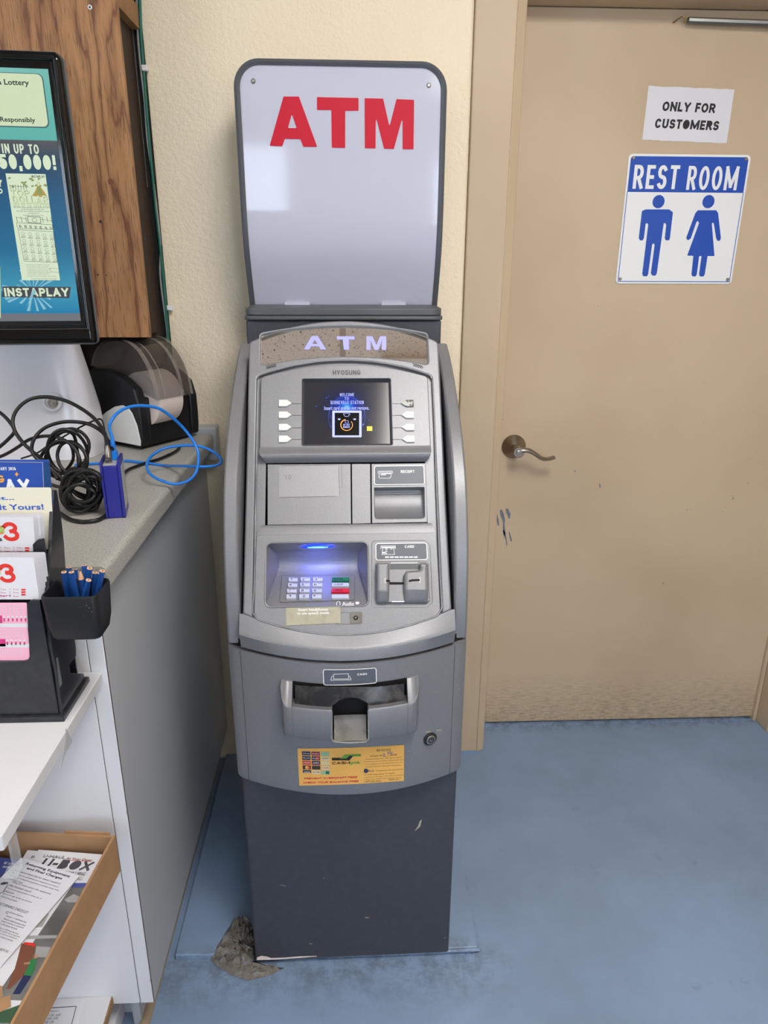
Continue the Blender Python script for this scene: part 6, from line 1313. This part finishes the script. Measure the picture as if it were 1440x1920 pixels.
pth = smoothpath([wy(u, v, y) for u, v, y in C2([(-60, 890, 1.30), (60, 840, 1.29), (180, 770, 1.28), (300, 690, 1.27), (430, 655, 1.26), (560, 655, 1.255), (660, 690, 1.25), (740, 740, 1.245), (800, 820, 1.24), (830, 920, 1.235), (800, 1000, 1.235)])], 6)
cable('trailing_cord', pth, .0030, 'black_rubber', 'black cord running flat from the left edge into the coil')
pth = smoothpath([AH.p(.006, .042, hgt+.004), AH.p(.006, .043, hgt+.03)]+[wy(u, v, y) for u, v, y in C2([(1060, 490, 1.26), (980, 490, 1.27), (860, 545, 1.28), (740, 610, 1.29), (640, 670, 1.29), (500, 750, 1.29), (380, 830, 1.28), (220, 885, 1.28)])], 6)
cable('thin_cord', pth, .0016, 'black_rubber', 'thin black cord running from the back of the blue adapter towards the left', parts=[('plug', lathe([(.003, 0), (.004, .004), (.004, .02), (.002, .026)], AH.p(.006, .042, hgt-.002), (0, 0, 1), 12), 'black_plastic')])
# loose loops and the tied bundle
def loops(cx, cy, n, ru, rv, y, jit, seed, k=9, tilt=0.):
    rg = random.Random(seed); P = []
    for i in range(n):
        fu, fv, ou, ov, oy = rg.uniform(.55, 1.05), rg.uniform(.55, 1.05), rg.uniform(-jit, jit)*ru, rg.uniform(-jit, jit)*rv, rg.uniform(-.02, .02); tl = tilt+rg.uniform(-.9, .9)
        for q in range(k):
            a = 2*math.pi*q/k; u_, v_ = ru*fu*math.cos(a), rv*fv*math.sin(a)
            P.append(wy(cx+ou+u_*math.cos(tl)-v_*math.sin(tl), cy+ov+u_*math.sin(tl)+v_*math.cos(tl), y+oy+.012*math.sin(a+i)))
    return smoothpath(P, 4)
cable('coiled_cable', loops(122, 860, 6, 46, 46, 1.255, .38, 3, tilt=.45), .0030, 'black_rubber', 'black cable in open standing loops left of the blue adapter', 'coiled black cables')
pth = loops(157, 924, 9, 40, 38, 1.195, .30, 12, tilt=.5); pth = [Vector((p.x, p.y, max(p.z, ZC+.004))) for p in pth]
cable('bundled_cable', pth, .0034, 'black_rubber', 'tight bundle of black cable lying against the blue adapter', 'coiled black cables')
pth = loops(155, 912, 6, 36, 40, 1.205, .3, 5, tilt=-.6); pth = [Vector((p.x, p.y, max(p.z, ZC+.004))) for p in pth]
cable('bundled_cable', pth, .0030, 'black_rubber', 'black cable wound upright through the tight bundle', 'coiled black cables')
pth = smoothpath([wz(u, v, ZC+.0042) for u, v in ((80, 935), (118, 966), (140, 976), (165, 978), (190, 972), (205, 955), (230, 890), (262, 872), (300, 860), (330, 846), (338, 836))], 6)
cable('printer_cord', pth, .0034, 'black_rubber', 'black cord lying on the worktop from the bundle to the ticket printer')
# blue patch cable
pp = [j1+Vector((0, 0, .016)), j1+Vector((0, .002, .034))]+[wy(u, v, y) for u, v, y in ((205, 800, 1.245), (213, 782, 1.26), (228, 769, 1.28), (248, 762, 1.30), (272, 761, 1.32), (298, 766, 1.34), (322, 782, 1.36), (346, 805, 1.38), (364, 830, 1.38), (372, 853, 1.37))]
pp += [wy(u, v, y) for u, v, y in ((369, 882, 1.36), (355, 900, 1.352), (330, 907.5, 1.345), (305, 902, 1.345), (283, 890, 1.36), (275, 873, 1.385), (283, 856, 1.41), (305, 842, 1.43), (335, 836, 1.44), (370, 836, 1.44), (398, 846, 1.43), (414, 861, 1.415), (410, 871, 1.405), (385, 875, 1.40), (350, 874, 1.41))]
pp += [max((wz(u, v, ZC+.0036), wz(u, v, ZC+.0036)), key=lambda p: p.z) for u, v in ((310, 873), (282, 869), (255, 866), (236, 864), (215, 868), (185, 869), (165, 870), (140, 872))]
g1 = prism(rnd([(-.0058, -.0045), (.0058, -.0045), (.0058, .0045), (-.0058, .0045)], .001), lambda a, b, h: j1+Vector((a, b, h)), 0, .013); g2 = lathe([(.0046, .013), (.0040, .030), (.0032, .034)], j1, (0, 0, 1), 12)
cable('patch_cable', smoothpath(pp, 6), .0029, 'cable_blue', 'bright blue network patch cable looping from the blue adapter over the worktop edge', parts=[('plug', join(g1, g2), 'cable_blue')])
